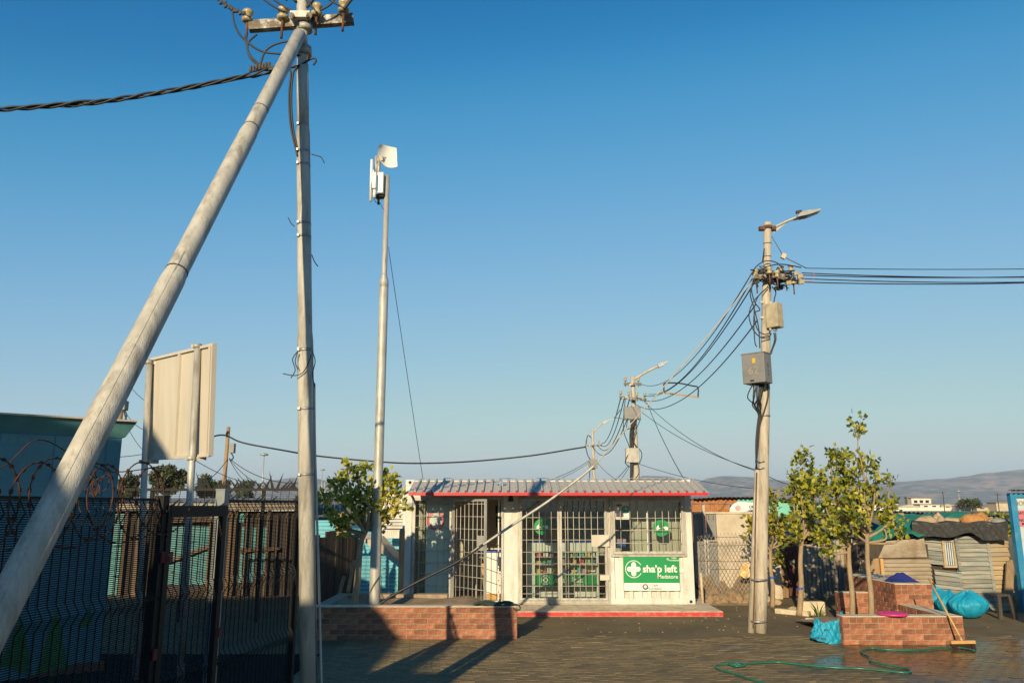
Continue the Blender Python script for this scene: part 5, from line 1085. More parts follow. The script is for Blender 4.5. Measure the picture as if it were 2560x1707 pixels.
# ------------------------------------------------------------------ generic sheets and boards for the shacks
def corr_sheet(p0, p1, z0, z1, pitch=.076, amp=.009, horizontal=False, jag=0., seg=4):
    """corrugated sheet standing on line p0->p1"""
    p0, p1 = V(p0), V(p1); d = p1-p0; L = d.length; d.normalize(); n = V((d.y,-d.x,0)); m_ = MB()
    if not horizontal:
        k = max(4, int(L/pitch*seg)); vs = []
        tops = [z1 + (rnd.uniform(-jag,jag) if jag else 0) for _ in range(k+1)]
        for zz in (0,1): vs += [p0 + d*(L*i/k) + n*(amp*math.sin(i*6.2832/seg)) + V((0,0,tops[i] if zz else z0)) for i in range(k+1)]
        m_.add(vs, [(i,i+1,k+2+i,k+1+i) for i in range(k)], True)
    else:
        k = max(4, int((z1-z0)/pitch*seg)); vs = []
        for q in (p0, p1): vs += [q + n*(amp*math.sin(i*6.2832/seg)) + V((0,0,z0+(z1-z0)*i/k)) for i in range(k+1)]
        m_.add(vs, [(i,k+1+i,k+2+i,i+1) for i in range(k)], True)
    return m_
def roof_sheet(p0, p1, back, drop, pitch=.076, amp=.01, th=0):
    """corrugated roof sheet: front edge p0->p1, running back by vector and falling"""
    p0, p1, back = V(p0), V(p1), V(back); L = (p1-p0).length; k = max(4, int(L/pitch*4)); m_ = MB(); vs = []
    for f in (0,1): vs += [p0.lerp(p1,i/k) + back*f + V((0,0,amp*math.sin(i*1.5708)-drop*f)) for i in range(k+1)]
    m_.add(vs, [(i,i+1,k+2+i,k+1+i) for i in range(k)], True); return m_
def plank_wall(parent, p0, p1, z0, z1, w, m_, horizontal=True, tilt=0., lap=.012, jag=0., name='plank'):
    p0, p1 = V(p0), V(p1); d = (p1-p0); L = d.length; d.normalize(); n = V((d.y,-d.x,0))
    if horizontal:
        z = z0
        while z < z1-.02:
            h = min(w*rnd.uniform(.9,1.1), z1-z); b = MB(); a = p0+V((0,0,z+rnd.gauss(0,.004)))+d*rnd.uniform(-jag,jag); c = p0+d*(L+rnd.uniform(-jag,jag))+V((0,0,z+tilt*L+rnd.gauss(0,.006)))
            up = V((0,0,h*.97)); b.add([a+n*lap, c+n*lap, c+up, a+up, a-n*.02, c-n*.02, c+up-n*.02, a+up-n*.02], [(0,1,2,3),(7,6,5,4),(4,5,1,0),(3,2,6,7),(0,3,7,4),(1,5,6,2)]); obj(name, b, m_, parent); z += h
    else:
        x = 0
        while x < L-.01:
            ww = min(w*rnd.uniform(.6,1.3), L-x); b = MB(); a = p0+d*x+n*rnd.uniform(0,.02); h = z1+rnd.uniform(-jag,jag)
            b.obox(a+d*ww/2+V((0,0,(z0+h)/2)), d*ww*.485, n*.012, V((0,0,(h-z0)/2))); obj(name, b, m_, parent); x += ww
# shack with teal boards behind the fence
YT = 20.
tx = lambda px: P(px,1400,YT).x
ts = thing('teal_shack', 'shack with teal boards and bare timber posts behind the security fence', 'shack', (tx(500),YT,0))
ztop = P(500,1285,YT).z
for (a, e, z0, z1) in ((262,300,.0,1.95),(412,436,.25,1.62),(440,520,.25,1.62),(600,616,.3,1.6),(626,640,.3,1.6),(650,664,.5,1.6),(566,604,1.72,1.95),(378,395,1.6,1.85)):
    plank_wall(ts, (tx(a),YT,0), (tx(e),YT,0), z0, z1, .14, M['tealboard'])
for px_, w_, h in ((310,.07,2.0),(345,.1,2.0),(372,.09,2.0),(392,.07,1.95),(408,.06,2.0),(524,.06,1.95),(572,.1,2.0),(586,.08,2.0),(612,.06,1.95),(642,.07,1.95),(668,.07,2.0),(690,.05,1.9),(715,.06,1.95),(738,.07,1.9)):
    b = MB(); b.box((tx(px_)-w_/2,YT-.09,0),(tx(px_)+w_/2,YT-.02,h)); obj('timber_post', b, M['postwood'], ts)
for (x0,z0,x1,z1) in ((400,1.72,530,1.76),(412,.75,525,1.15),(600,1.05,700,1.1)):
    b = MB(); b.beam((tx(x0),YT-.1,z0),(tx(x1),YT-.1,z1),.03,.08); obj('rail', b, M['postwood'], ts)
b = MB(); b.box((tx(255),YT+.03,0),(tx(760),YT+.1,1.98)); obj('backing', b, M['darkwood'], ts)
b = roof_sheet((tx(250),YT-.3,2.2),(tx(765),YT-.3,2.2),(0,4,0),-.12,.15,.02); obj('roof_sheet', b, M['zinc'], ts)
b = MB(); b.box((tx(250),YT-.28,2.03),(tx(765),YT-.24,2.17)); obj('roof_beam', b, M['zincrust'], ts)
# blue shack behind the mast
YS = 19.5; sx_ = lambda px: P(px,1400,YS).x; szz = lambda py: P(1280,py,YS).z
bs_ = thing('blue_shack', 'low sky blue corrugated shack behind the lime leaved tree', 'shack', (sx_(850),YS,0))
b = corr_sheet((sx_(770),YS,0),(sx_(835),YS,0),0,szz(1300),.09,.012,True); obj('wall_sheet', b, M['skyblue'], bs_)
b = corr_sheet((sx_(835),YS+.02,0),(sx_(1010),YS+.02,0),0,szz(1330),.09,.012,True); obj('wall_sheet', b, M['skyblue'], bs_)
b = MB(); b.box((sx_(760),YS+.1,0),(sx_(1010),YS+3,szz(1320))); obj('body', b, M['deepblue'], bs_)
plank_wall(bs_, (sx_(838),YS-.06,0), (sx_(868),YS-.06,0), szz(1420), szz(1280), .12, M['timber'], False, jag=.08)
dk = thing('dark_fence', 'leaning dark timber and tin fence left of the young lime tree', 'fence', (P(850,1450,16.5).x,16.5,0))
plank_wall(dk, P(770,1500,16.).xy.to_3d(), P(890,1500,17.6).xy.to_3d(), 0, P(850,1335,16.5).z, .16, M['darkwood'], False, jag=.07)
for (x0,y0,x1,y1) in ((845,1500,860,1440),(870,1480,885,1400)):
    b = MB(); b.beam(P(x0,y0,16.0),P(x1,y1,16.2),.05,.06); obj('prop', b, M['timber'], dk)
YS2 = 24.; sxx = lambda px: P(px,1300,YS2).x; sz2 = lambda py: P(1280,py,YS2).z
gr_ = thing('tile_roof_shack', 'small shack with a slate grey sheet roof at the left of the lime tree', 'shack', (sxx(820),YS2,0))
for k in range(6):
    xa2 = 780+k*14; b = MB(); b.prism([P(xa2,1288,YS2-1.2),P(xa2+13.2,1286,YS2-1.2),P(xa2+14.5,1249,YS2+1),P(xa2+1.4,1250,YS2+1)], (0,0,.02)); obj('roof_sheet', b, M['sheetgrey'], gr_)
b = MB(); b.box((sxx(775),YS2-.9,0),(sxx(858),YS2+1,sz2(1292))); obj('wall', b, M['skyblue'], gr_)
b = MB(); b.box((sxx(830),YS2+6,0),(sxx(1000),YS2+9,sz2(1225))); hb = single('white_house', b, M['housewhite'], 'white walled house half hidden behind the lime tree crown', 'house')
# white lattice and louvre wall behind the mast
lt = thing('lattice_gate', 'white lattice and louvre screen between the mast and the shop', 'screen', (sx_(975),YS-.6,0))
YLt = YS-.6; lx = lambda px: P(px,1300,YLt).x; lz = lambda py: P(1280,py,YLt).z
x0, x1, z0, z1 = lx(960), lx(1006), lz(1280), lz(1236)
b = MB(); k = 0
for i in range(-6, 12):
    for s in (1,-1):
        xa2 = x0+(x1-x0)*i/9; pa, pb = V((xa2,YLt+.006*s,z0)), V((xa2+s*(z1-z0)*.7,YLt+.006*s,z1)); 
        if min(pa.x,pb.x) > x0-.02 and max(pa.x,pb.x) < x1+.02: b.beam(pa,pb,.008,.016,(0,1,0))
obj('lattice', b, M['white'], lt, kind='stuff'); obj('frame', frame_rect(x0-.03,x1+.03,z0-.04,z1+.02,YLt-.015,YLt+.02,.03), M['white'], lt)
for k in range(4): b = MB(); b.obox((lx(983),YLt,lz(1292+k*8)), V((.22,0,0)), V((0,.03,.025)), V((0,.005,.012))); obj('louvre', b, M['white'], lt)
b = corr_sheet((lx(955),YLt+.05,0),(lx(1000),YLt+.05,0),lz(1345),lz(1318),.05,.01); obj('sheet', b, M['white'], lt)
b = MB(); b.prism([P(930,1370,18.),P(985,1400,18.),P(998,1405,18.),P(950,1352,18.),P(900,1345,18.)], (0,.5,.1)); single('tin_sheet', b, M['plaster'], 'crumpled pale tin sheet slumped beside the mast', 'sheet')
b = MB(); p0 = P(1000,1500,15.8); b.box((p0.x-.05,15.8,0),(p0.x+.05,15.88,P(1000,1325,15.8).z)); single('timber_post', b, M['timber'], 'weathered timber post at the left end of the shop', 'post')
b = MB(); b.bbox((P(870,1490,16).x,15.75,0),(P(992,1490,16).x,16.0,.28),.02); single('concrete_kerb', b, M['slab'], 'concrete step behind the left planter', 'kerb')
wr = thing('wire_rack', 'thin white wire rack standing beside the shop', 'rack', (P(970,1470,16.2).x,16.2,0))
for (x0,y0,x1,y1) in ((958,1420,988,1420),(972,1412,972,1450),(990,1425,990,1480),(970,1460,992,1460),(972,1450,972,1482)):
    b = MB(); b.tube([P(x0,y0,16.2),P(x1,y1,16.2)],.008,6); obj('wire', b, M['white'], wr)
pl_ = MB(); r_ = random.Random(9)
for k in range(70):
    p = V((rnd.uniform(P(900,1480,15.6).x, P(1000,1480,15.6).x), rnd.uniform(15.4,15.7), .0)); leaf(pl_, p+V((0,0,.28+rnd.uniform(0,.1))), rv(r_)*.5+V((0,0,1)), rv(r_), .14, .03)
single('weeds', pl_, M['leafP'], 'low green weeds behind the left planter', 'weeds')['kind'] = 'stuff'
# TV aerial
YV = 28.; b = MB(); q = Q(775,1150,YV); b.tube([P(813,1290,YV),P(812,1205,YV)],.03,6); tv = thing('tv_aerial', 'television aerial above the slate grey shack roof', 'aerial', P(813,1290,YV)); obj('mast', b, M['galv'], tv)
for k in range(6): b = MB(); b.tube([P(826+k*7,1234-k*.5,YV-.2),P(828+k*7,1248,YV+.2)],.012,5); obj('aerial_rod', b, M['iron'], tv)
b = MB(); b.tube([P(812,1242,YV),P(868,1238,YV)],.016,5); obj('boom', b, M['iron'], tv)

# ------------------------------------------------------------------ right hand side: walls and shacks
def flatx(px, Y): return P(px,1400,Y).x
def flatz(py, Y): return P(1280,py,Y).z
YP = 19.2; X = lambda px: flatx(px,YP); Z = lambda py: flatz(py,YP)
pwall = thing('plaster_wall', 'stained cream plaster wall between the shop and the street light pole', 'wall', (X(1860),YP,0))
b = MB(); b.bbox((X(1796),YP,0),(X(1952),YP+.2,Z(1283)),.01); obj('wall', b, M['plaster'], pwall)
b = MB(); b.box((X(1738),YP-.02,Z(1284)),(X(1954),YP+.23,Z(1279))); obj('coping', b, M['creamtrim'], pwall)
for (a, e, m_) in ((1738,1752,'greysheet'),(1753,1766,'greysheet'),(1772,1795,'greysheet')):
    b = MB(); b.box((X(a),YP+.03,0),(X(e),YP+.08,Z(1284))); po_ = obj('steel_panel', b, M[m_], pwall)
    for k in range(3):
        for s in (.25,.75):
            b = MB(); q = V((X(a)+(X(e)-X(a))*s, YP+.026, Z(1290+k*4))); b.tube([q,q+V((0,.006,0))],.012,8); obj('hole', b, M['pane'], po_)
for px_ in (1763,1768): b = MB(); b.box((X(px_)-.03,YP-.09,0),(X(px_)+.03,YP-.03,Z(1262 if px_ == 1763 else 1330))); obj('steel_post', b, M['galv'], pwall)
b = MB(); b.box((X(1766),YP-.05,Z(1352)),(X(1796),YP+.0,Z(1348))); obj('ledge', b, M['creamtrim'], pwall)
# chain link
YC = 18.6; cl = thing('chain_link_fence', 'sagging chain link fence in front of the plaster wall', 'fence', (flatx(1850,YC),YC,0)); b = MB(); xa2, xb2 = flatx(1745,YC), flatx(1890,YC); zc = flatz(1338,YC)
k = -30
while True:
    x0 = xa2+k*.085
    if x0 > xb2: break
    for s in (1,-1):
        pts = []
        for j in range(13):
            zz = zc*j/12; xx = x0+s*zz*.55+(0 if s > 0 else zc*.55); 
            if xa2 <= xx <= xb2: pts.append((xx, YC+.07*math.sin(xx*3+zz*2)+.002*s, zz-.05*math.sin(xx*2.2)*zz))
        if len(pts) > 1: b.tube(pts,.0045,3,False)
    k += 1
obj('link_mesh', b, M['galv'], cl, kind='stuff')
for zz in (zc-.02, zc*.62): b = MB(); b.tube([(xa2,YC,zz),((xa2+xb2)/2,YC,zz-.02),(xb2,YC,zz)],.006,5); obj('strain_wire', b, M['rust'], cl)
b = MB(); b.tube([(flatx(1751,17.6),17.55,0),(flatx(1749,17.6),17.55,flatz(1430,17.6))],.03,8); single('short_post', b, M['creamtrim'], 'short cream pipe post at the right corner of the shop', 'post')
# rubble
def rock_mesh(r_, s, flat=.7, seed=0, sub=2):
    import bmesh
    bm = bmesh.new(); bmesh.ops.create_icosphere(bm, subdivisions=sub, radius=1); rr = random.Random(seed); ph = [rr.uniform(0,6) for _ in range(6)]; f = [rr.uniform(1.5,4) for _ in range(6)]
    m_ = MB(); bm.verts.ensure_lookup_table(); 
    for v in bm.verts:
        c = v.co; k = 1+.16*math.sin(f[0]*c.x+ph[0])+.14*math.sin(f[1]*c.y+ph[1])+.13*math.sin(f[2]*c.z+ph[2])+.06*math.sin(7*c.x+5*c.y+ph[3]); v.co = V((c.x*s[0],c.y*s[1],c.z*s[2]))*k
    m_.add([v.co.copy() for v in bm.verts], [tuple(v.index for v in fc.verts) for fc in bm.faces], False); bm.free(); return m_
rub = MB()
for k in range(90):
    px_ = rnd.uniform(1748,1885); Y = rnd.uniform(18.2,19.1); m_ = rock_mesh(1,(rnd.uniform(.05,.2),rnd.uniform(.05,.15),rnd.uniform(.04,.16)),seed=k,sub=1); q = V((flatx(px_,Y),Y,rnd.uniform(0,.22)*(Y-18.0))); rub.add([v+q for v in m_.v], m_.f)
rub.grid(lambda u,v: V((flatx(1742+u*150,18.9), 18.05+v*1.15, (v**1.3)*(.42+.12*math.sin(9*u)+.08*math.sin(23*u+3*v))+.03*math.sin(31*u)*v)), 40, 14)
tag(single('rubble', rub, M['soil'], 'heap of earth and broken rubble against the plaster wall', 'rubble'), kind='stuff')
for i, (px_, py_, s) in enumerate(((1775,1490,.2),(1840,1497,.14),(1920,1505,.16),(1938,1510,.13),(1985,1530,.12))):
    q = G(px_,py_); m_ = rock_mesh(1,(s,s*.7,s*.6),seed=40+i); m_.v = [v+q+V((0,0,s*.3)) for v in m_.v]; single('stone', m_, M['rock'], ['pale boulder at the foot of the rubble heap','small stone right of the boulder under the chain link','stone just right of the street light pole base','stone beside the small yellowing tree','stone by the bushy tree trunk'][i], 'stone')
q = P(1862,1442,18.5); b = MB()
b.grid(lambda u,v: q + V(((u-.5)*(.34-.26*v)+.05*v+.015*math.sin(19*v), -.05+.05*math.sin(5*u+3*v)+.03*math.sin(13*u-9*v), v*.33+.03*math.sin(9*u)*(1-v))), 18, 16)
single('plastic_bag', b, mat('yellow white plastic', (.74,.68,.55), (.62,.36,.06), 6, .45, 0, .4, 12), 'crumpled yellow and white bag caught in the chain link', 'plastic bag')
# rusty and turquoise shack behind the plaster wall
YO = 22.5; X = lambda px: flatx(px,YO); Z = lambda py: flatz(py,YO)
os_ = thing('rusty_shack', 'shack with rusted orange and turquoise sheet walls behind the plaster wall', 'shack', (X(1900),YO,0))
for (a, e) in ((1735,1790),(1790,1832)): b = corr_sheet((X(a),YO,0),(X(e),YO,0),0,Z(1259),.06,.008); obj('wall_sheet', b, M['rustsheet'], os_)
b = corr_sheet((X(1735),YO-.05,0),(X(1849),YO-.05,0),Z(1258),Z(1248),.4,.01); obj('wall_sheet', b, M['rustsheet'], os_)
for (a,e,y0,y1) in ((1849,1960,1247,1290),(1960,2068,1257,1292)): b = MB(); b.box((X(a),YO-.06,Z(y1)),(X(e),YO-.03,Z(y0))); obj('fascia_board', b, M['turq'], os_)
b = MB(); b.box((X(1735),YO+.05,0),(X(2090),YO+4,Z(1262))); obj('body', b, M['darkwood'], os_)
for (a,e,ya,yb2) in ((1735,1800,1247,1243),(1800,1880,1243,1243),(1880,1980,1243,1250),(1980,2075,1250,1260)):
    b = roof_sheet(P(a,ya,YO-.25),P(e,yb2,YO-.25),(0,4,0),.05,.12,.02); obj('roof_sheet', b, M['rust'], os_)
b = MB(); c_ = P(1850,1278,YO-.5); 
pts = [c_+V((-.28,0,-.02))]+[c_+V((-.28+.32*(1-math.cos(R(a))), 0, .0+.26*math.sin(R(a)))) for a in range(10,91,10)]+[c_+V((.75,0,.2)),c_+V((.75,0,-.02))]; b.prism(pts,(0,.02,0)); bo = thing('shop_board', 'white sign board with a pink disc propped behind the plaster wall', 'sign', c_); obj('board', b, M['whiteP'], bo)
b = MB(); disc(b, c_+V((-.05,-.004,.09)), .075); obj('disc_print', b, mat('faded pink print', (.62,.38,.36), None, 4, .6, 0, 0), bo); text('lettering', 'OM', .1, c_+V((.33,-.003,.12)), bo, M['darkP'], .004)
# timber fence, red door, corrugated fence
YW = 19.6; X = lambda px: flatx(px,YW); Z = lambda py: flatz(py,YW)
tf = thing('timber_fence', 'upright weathered slab timber fence left of the dark red door', 'fence', (X(1940),YW,0)); plank_wall(tf, (X(1905),YW,0), (X(1967),YW,0), 0, Z(1335), .13, M['timber'], False, jag=.12)
rd = thing('red_door', 'dark red plank gate between the timber fence and corrugated sheets', 'gate', (X(1978),YW-.1,0)); plank_wall(rd, (X(1962),YW-.15,0), (X(1990),YW-.15,0), .05, Z(1338), .09, M['redwood'], False, jag=.02)
b = MB(); b.beam((X(1966),YW-.2,Z(1400)),(X(1980),YW-.2,Z(1420)),.02,.05); obj('brace', b, M['timber'], rd); b = MB(); b.box((X(1967),YW-.19,Z(1410)),(X(1980),YW-.17,Z(1398))); obj('patch', b, M['plank'], rd)
cf = thing('corrugated_fence', 'upright grey corrugated sheet fence behind the planter trees', 'fence', (X(2060),YW,0))
for k, (a, e) in enumerate(((1992,2032),(2030,2070),(2068,2106),(2104,2132))): b = corr_sheet((X(a),YW-.05-.01*(k%2),0),(X(e),YW-.05-.01*(k%2),0),.0,Z(1362 - 6*k+rnd.uniform(-3,3)),.085,.013); obj('sheet', b, M['zinc'], cf)
for px_ in (2112,2120,2126): b = MB(); b.box((X(px_)-.03,YW-.15,0),(X(px_)+.03,YW-.09,Z(1380))); obj('pole', b, M['wood'], cf)
b = MB(); b.tube([(X(1905),YW-.3,Z(1365)),(X(2140),YW-.3,Z(1372))],.006,5); single('washing_line', b, M['cable2'], 'thin wire strung along the timber and corrugated fences', 'wire')
# grey lean-to roofs behind the trees
YG = 21.5
lr = thing('lean_to', 'dull grey sheet roofed lean-to behind the planter trees', 'shack', (flatx(2080,YG),YG,0))
b = roof_sheet(P(1950,1345,YG-1.5),P(2230,1325,YG-1.5),(0,3,0.55),0,.12,.015); obj('roof_sheet', b, M['sheetgrey'], lr); b = MB(); b.box((flatx(1995,YG),YG-1.2,0),(flatx(2240,YG),YG+1,flatz(1345,YG))); obj('body', b, M['darkwood'], lr)
# horizontal corrugated shack with green net
YH = 17.0; X = lambda px: flatx(px,YH); Z = lambda py: flatz(py,YH)
hs = thing('tin_shack', 'tin shack with rippled stained sheet and green shade net on top', 'shack', (X(2250),YH,0))
b = corr_sheet((X(2200),YH,0),(X(2332),YH+.1,0),0,Z(1395),.078,.024,True); obj('wall_sheet', b, M['zincrust'], hs)
b = MB(); b.prism([P(2196,1394,YH-.03),P(2318,1392,YH+.0),P(2310,1345,YH+.0),P(2215,1352,YH-.03)],(0,.02,0)); obj('wall_board', b, M['zincrust'], hs)
b = MB(); b.prism([P(2145,1460,YH),P(2200,1460,YH),P(2200,1394,YH),P(2150,1400,YH)],(0,.02,0)); obj('wall_board', b, M['timber'], hs)
b = MB(); b.box((X(2200)-.03,YH-.08,0),(X(2200)+.03,YH-.04,Z(1395))); obj('post', b, M['wood'], hs)
b = MB(); b.box((X(2150),YH+.12,0),(X(2330),YH+.7,Z(1360))); obj('body', b, M['darkwood'], hs)
def net(u, v):
    a = P(2170+u*165, 1350-18*u+6*math.sin(9*u), YH-.1+.1*math.sin(7*u)); e = P(2250+u*190, 1282+3*math.sin(6*u), YH+1.3); m = a.lerp(e, v); m.z += .10*math.sin(3.14*v)*(1+.4*math.sin(13*u+3))+.02*math.sin(31*u+9*v); return m
b = MB(); b.grid(net, 36, 14); obj('shade_net', b, M['greynet'], hs)
b = roof_sheet(P(2215,1277,YH+1.6),P(2500,1290,YH+1.6),(0,2,0),0,.1,.015); obj('roof_sheet', b, M['zinc'], hs)
b = MB(); b.box((X(2325),YH+1.2,Z(1345)),(X(2341),YH+1.4,Z(1283))); obj('chimney_stub', b, M['timber'], hs)
# plank shack
YK = 17.2; X = lambda px: flatx(px,YK); Z = lambda py: flatz(py,YK)
ks = thing('plank_shack', 'crooked plank shack with a narrow window under black plastic sheeting', 'shack', (X(2420),YK,0))
plank_wall(ks, (X(2314),YK-.02,0), (X(2356),YK-.02,0), Z(1408), Z(1340), .088, M['plank'], True, -.09, .034, .012)
plank_wall(ks, (X(2332),YK-.015,0), (X(2398),YK-.04,0), .0, Z(1422), .088, M['plank'], True, -.11, .034, .012)
plank_wall(ks, (X(2390),YK-.03,0), (X(2470),YK-.08,0), .0, Z(1340), .088, M['plank'], True, .015, .034, .012)
plank_wall(ks, (X(2472),YK-.05,0), (X(2522),YK-.02,0), .0, Z(1340), .09, M['plank2'], True, .01, .034, .015)
b = MB(); b.box((X(2316),YK+.06,0),(X(2520),YK+2.4,Z(1335))); obj('body', b, M['darkwood'], ks)
x0,x1,z0,z1 = X(2356),X(2388),Z(1418),Z(1348); wo = obj('window_frame', frame_rect(x0,x1,z0,z1,YK-.06,YK+.0,.045), M['plank2'], ks)
b = MB(); b.box((x0+.045,YK-.02,z0+.045),(x1-.045,YK-.005,z1-.045)); obj('window_pane', b, M['pane'], wo)
b = MB(); b.grid(lambda u,v: V((x0+.05+u*(x1-x0-.1), YK-.025+.012*math.sin(u*24), z0+.05+v*(z1-z0-.1))), 24, 2); obj('curtain', b, M['limewash'], wo)
for px_ in (2392,2471): b = MB(); b.beam((X(px_),YK-.09,0 if px_ > 2400 else Z(1425)),(X(px_)-.03,YK-.09,Z(1345)),.06,.04); obj('corner_board', b, M['plank'], ks)
def tarp(u, v):
    x = 2280+u*240; yb2 = 1338+5*math.sin(u*7)+3*math.sin(u*17+1)+(13 if u > .62 else 0)*min(1,(u-.62)*9); f = v
    if f < .55: g_ = f/.55; p = P(x, 1304+(yb2-1304)*(1-g_), YK-.30+.014*math.sin(u*23+g_*4)+.010*math.sin(u*57+g_*9)); return p
    g_ = (f-.55)/.45; p = P(x, 1304, YK-.32); q = P(x, 1296, YK+2.3); r_ = p.lerp(q, g_); r_.z += .02*math.sin(u*19+g_*7); return r_
b = MB(); b.grid(tarp, 70, 18); obj('plastic_sheet', b, M['tarp'], ks)
for i, (px_, py_, sx2, sz3, m_) in enumerate(((2313,1301,.21,.10,'rock'),(2347,1300,.14,.14,'rock'),(2383,1304,.30,.10,'rock'),(2431,1297,.22,.17,'rustrock'),(2455,1297,.15,.13,'rustrock'),(2473,1304,.13,.11,'rock'),(2450,1308,.12,.08,'greyrock'),(2498,1303,.18,.07,'greyrock'),(2437,1306,.08,.06,'greyrock'))):
    M.setdefault('rustrock', mat('ochre rock', (.46,.24,.08), (.36,.17,.06), 6, .95, 0, .6, 20)); M.setdefault('greyrock', mat('grey rock', (.30,.30,.30), (.20,.20,.21), 6, .95, 0, .5, 20))
    q = P(px_,py_,YK+.0+.12*(i%3)); r_ = rock_mesh(1,(sx2,.16,sz3),seed=i+3); r_.v = [v+q for v in r_.v]
    single('rock', r_, M[m_], ['long pale rock at the left end of the black sheeting','square brown rock second from left on the black sheeting','long flat pale rock in the middle of the black sheeting','large ochre rock on the black sheeting','ochre rock behind the large ochre one','cream rock right of the ochre rocks','small grey rock in front of the ochre rocks','flat grey rock at the right end of the black sheeting','tiny grey stone before the large ochre rock'][i], 'rock', 'rocks weighing down the black sheeting')
b = MB(); q0 = P(2520,1495,16.9); b.prism([P(2513,1492,16.85),P(2533,1490,16.85),P(2536,1420,16.95),P(2531,1398,16.95),P(2517,1404,16.95)],(0,.04,0)); single('leaning_board', b, M['timber'], 'ragged weathered board leaning between the plank shack and blue wall', 'board')
stl = thing('wooden_stool', 'low dark wooden stool in front of the plank shack', 'stool', G(2520,1548)); q = G(2520,1548)
for dx in (-.16,.12): b = MB(); b.prism([q+V((dx,0,0)),q+V((dx+.07,0,0)),q+V((dx*.7+.06,.05,.42)),q+V((dx*.7,.05,.42))],(0,.05,0)); obj('leg', b, M['darkwood'], stl)
b = MB(); b.box((q.x-.13,q.y+.04,.42),(q.x+.12,q.y+.3,.45)); obj('seat', b, M['darkwood'], stl)
# blue and white building at the right edge
YE = 16.9; X = lambda px: flatx(px,YE); Z = lambda py: flatz(py,YE)
rb = thing('blue_trimmed_building', 'whitewashed building with a bright blue corner at the right edge', 'building', (X(2540)+1,YE,0))
xl = X(2547)
sk = V((.66,1,0)).normalized()*2.6
b = MB(); b.prism([(xl,YE,0),(xl+4,YE,0),V((xl+4,YE,0))+sk,V((xl,YE,0))+sk],(0,0,Z(1236))); obj('wall', b, M['limewash'], rb)
b = MB(); b.box((xl-.05,YE-.06,0),(xl+.075,YE+.06,Z(1232))); obj('corner_board', b, M['rightblue'], rb); b = MB(); b.box((xl+.076,YE-.05,Z(1243)),(xl+4,YE-.002,Z(1232))); obj('fascia_board', b, M['rightblue'], rb)
b = roof_sheet((xl-.2,YE-.25,Z(1226)),(xl+4,YE-.25,Z(1226)),sk*1.05,-.05,.1,.018); obj('roof_sheet', b, M['rust'], rb)
b = MB(); b.box((X(2543),YE-.014,Z(1315)),(X(2543)+1.2,YE-.003,Z(1275))); sgn = obj('painted_sign', b, M['pinkP'], rb)
for k, s in enumerate(('GAT CUT','R','TAKE MUG','MOM')): text('lettering', s, .075, (X(2545)+.25,YE-.016,Z(1282+k*9)), sgn, M['iron'], .002)
text('lettering', 'MOMS', .12, (X(2546)+.22,YE-.006,Z(1258)), rb, M['plank'], .003)

# ------------------------------------------------------------------ bags, broom, hose, lids
def bag(label, px_, py_, s, seed, Y=None, text_=None):
    q = G(px_,py_) if Y is None else V((P(px_,py_,Y).x,Y,0)); t = thing('rubbish_bag', label, 'rubbish bag', q, 'cyan rubbish bags'); rr = random.Random(seed); ph = [rr.uniform(0,6.28) for _ in range(12)]
    def f(u, v):
        a = u*6.28319; z = v; rad = (.97*math.sin(min(1,z*2.1)*1.5708)**.4)*(1 if z < .5 else max(.10, 1-((z-.5)/.5)**1.6*.92)); w_ = .35+.65*z
        rad *= 1+.05*math.sin(2*a+ph[0]+3*z)+w_*(.035*math.sin(7*a+ph[1]+9*z+2*math.sin(3*z))+.03*math.sin(13*a+ph[2]-6*z+1.5*math.sin(2*a))+.022*math.sin(21*a+8*z+ph[4])+.015*math.sin(34*a-11*z+ph[5]))
        hh = s[2]*(z**.9)*(1+.06*math.sin(2*a+ph[3])+.03*math.sin(5*a+ph[6])*z); return q + V((s[0]*rad*math.cos(a)+.05*s[0]*z*math.sin(ph[7]), s[1]*rad*math.sin(a), hh))
    b = MB(); b.grid(f, 110, 44); obj('sack', b, M['bag'], t); return t, q
bagA = thing('rubbish_bag', 'open cyan rubbish bag with one peaked corner, left of the stepped planter', 'rubbish bag', G(2070,1612), 'cyan rubbish bags'); q = G(2072,1606)
bk = lambda x, y, dy=0.: P(1980+x*.2466, 1500+y*.2467, q.y+dy)
def bagf(u, v):
    a = u*6.28319; ph = math.cos(a); sn_ = math.sin(a)
    x0_, x1_ = (150 + (v**.7)*95, 555 - (v**1.5)*45); cx_ = (x0_+x1_)/2; hw = (x1_-x0_)/2*(math.sin(min(1,v*2.6+.3)*1.5708)**.5)
    ybase = 470 - 75*(1-max(-1,ph))/2*(1-v); ytop = 215 + 12*math.sin(3*a+1) - 120*max(0,(ph-.5)/.5)**1.2 - 28*max(0,(-ph-.5)/.5); y = ybase+(ytop-ybase)*v
    wr = 1+.045*math.sin(5*a+6*v)+.035*math.sin(11*a-9*v+1)+.028*math.sin(19*a+14*v)+.018*math.sin(31*a-17*v)
    return bk(cx_+hw*ph*wr, y, .26*sn_*wr*(1-.3*v))
b = MB(); b.grid(bagf, 120, 44); obj('sack', b, M['bag'], bagA)
b = MB(); rr = rock_mesh(1,(.2,.12,.08),seed=5); c_ = bk(400,265); b.add([v+c_ for v in rr.v], rr.f); obj('contents', b, mat('litter', (.45,.40,.34), (.10,.07,.05), 22, .7, 0, .4), bagA)
for (s, x, y, sz_) in (('CCT 2WM',290,385,.04),('8000',345,300,.03)): text('lettering', s, sz_, bk(x,y,-.235), bagA, M['darkP'], .001, 0, tilt=R(8))
bag('large round cyan rubbish bag, rightmost of the three by the plank shack', 2424, 1545, (.35,.3,.50), 21)
bag('middle cyan rubbish bag of the three behind the brick planter', 2377, 1538, (.25,.26,.47), 22)
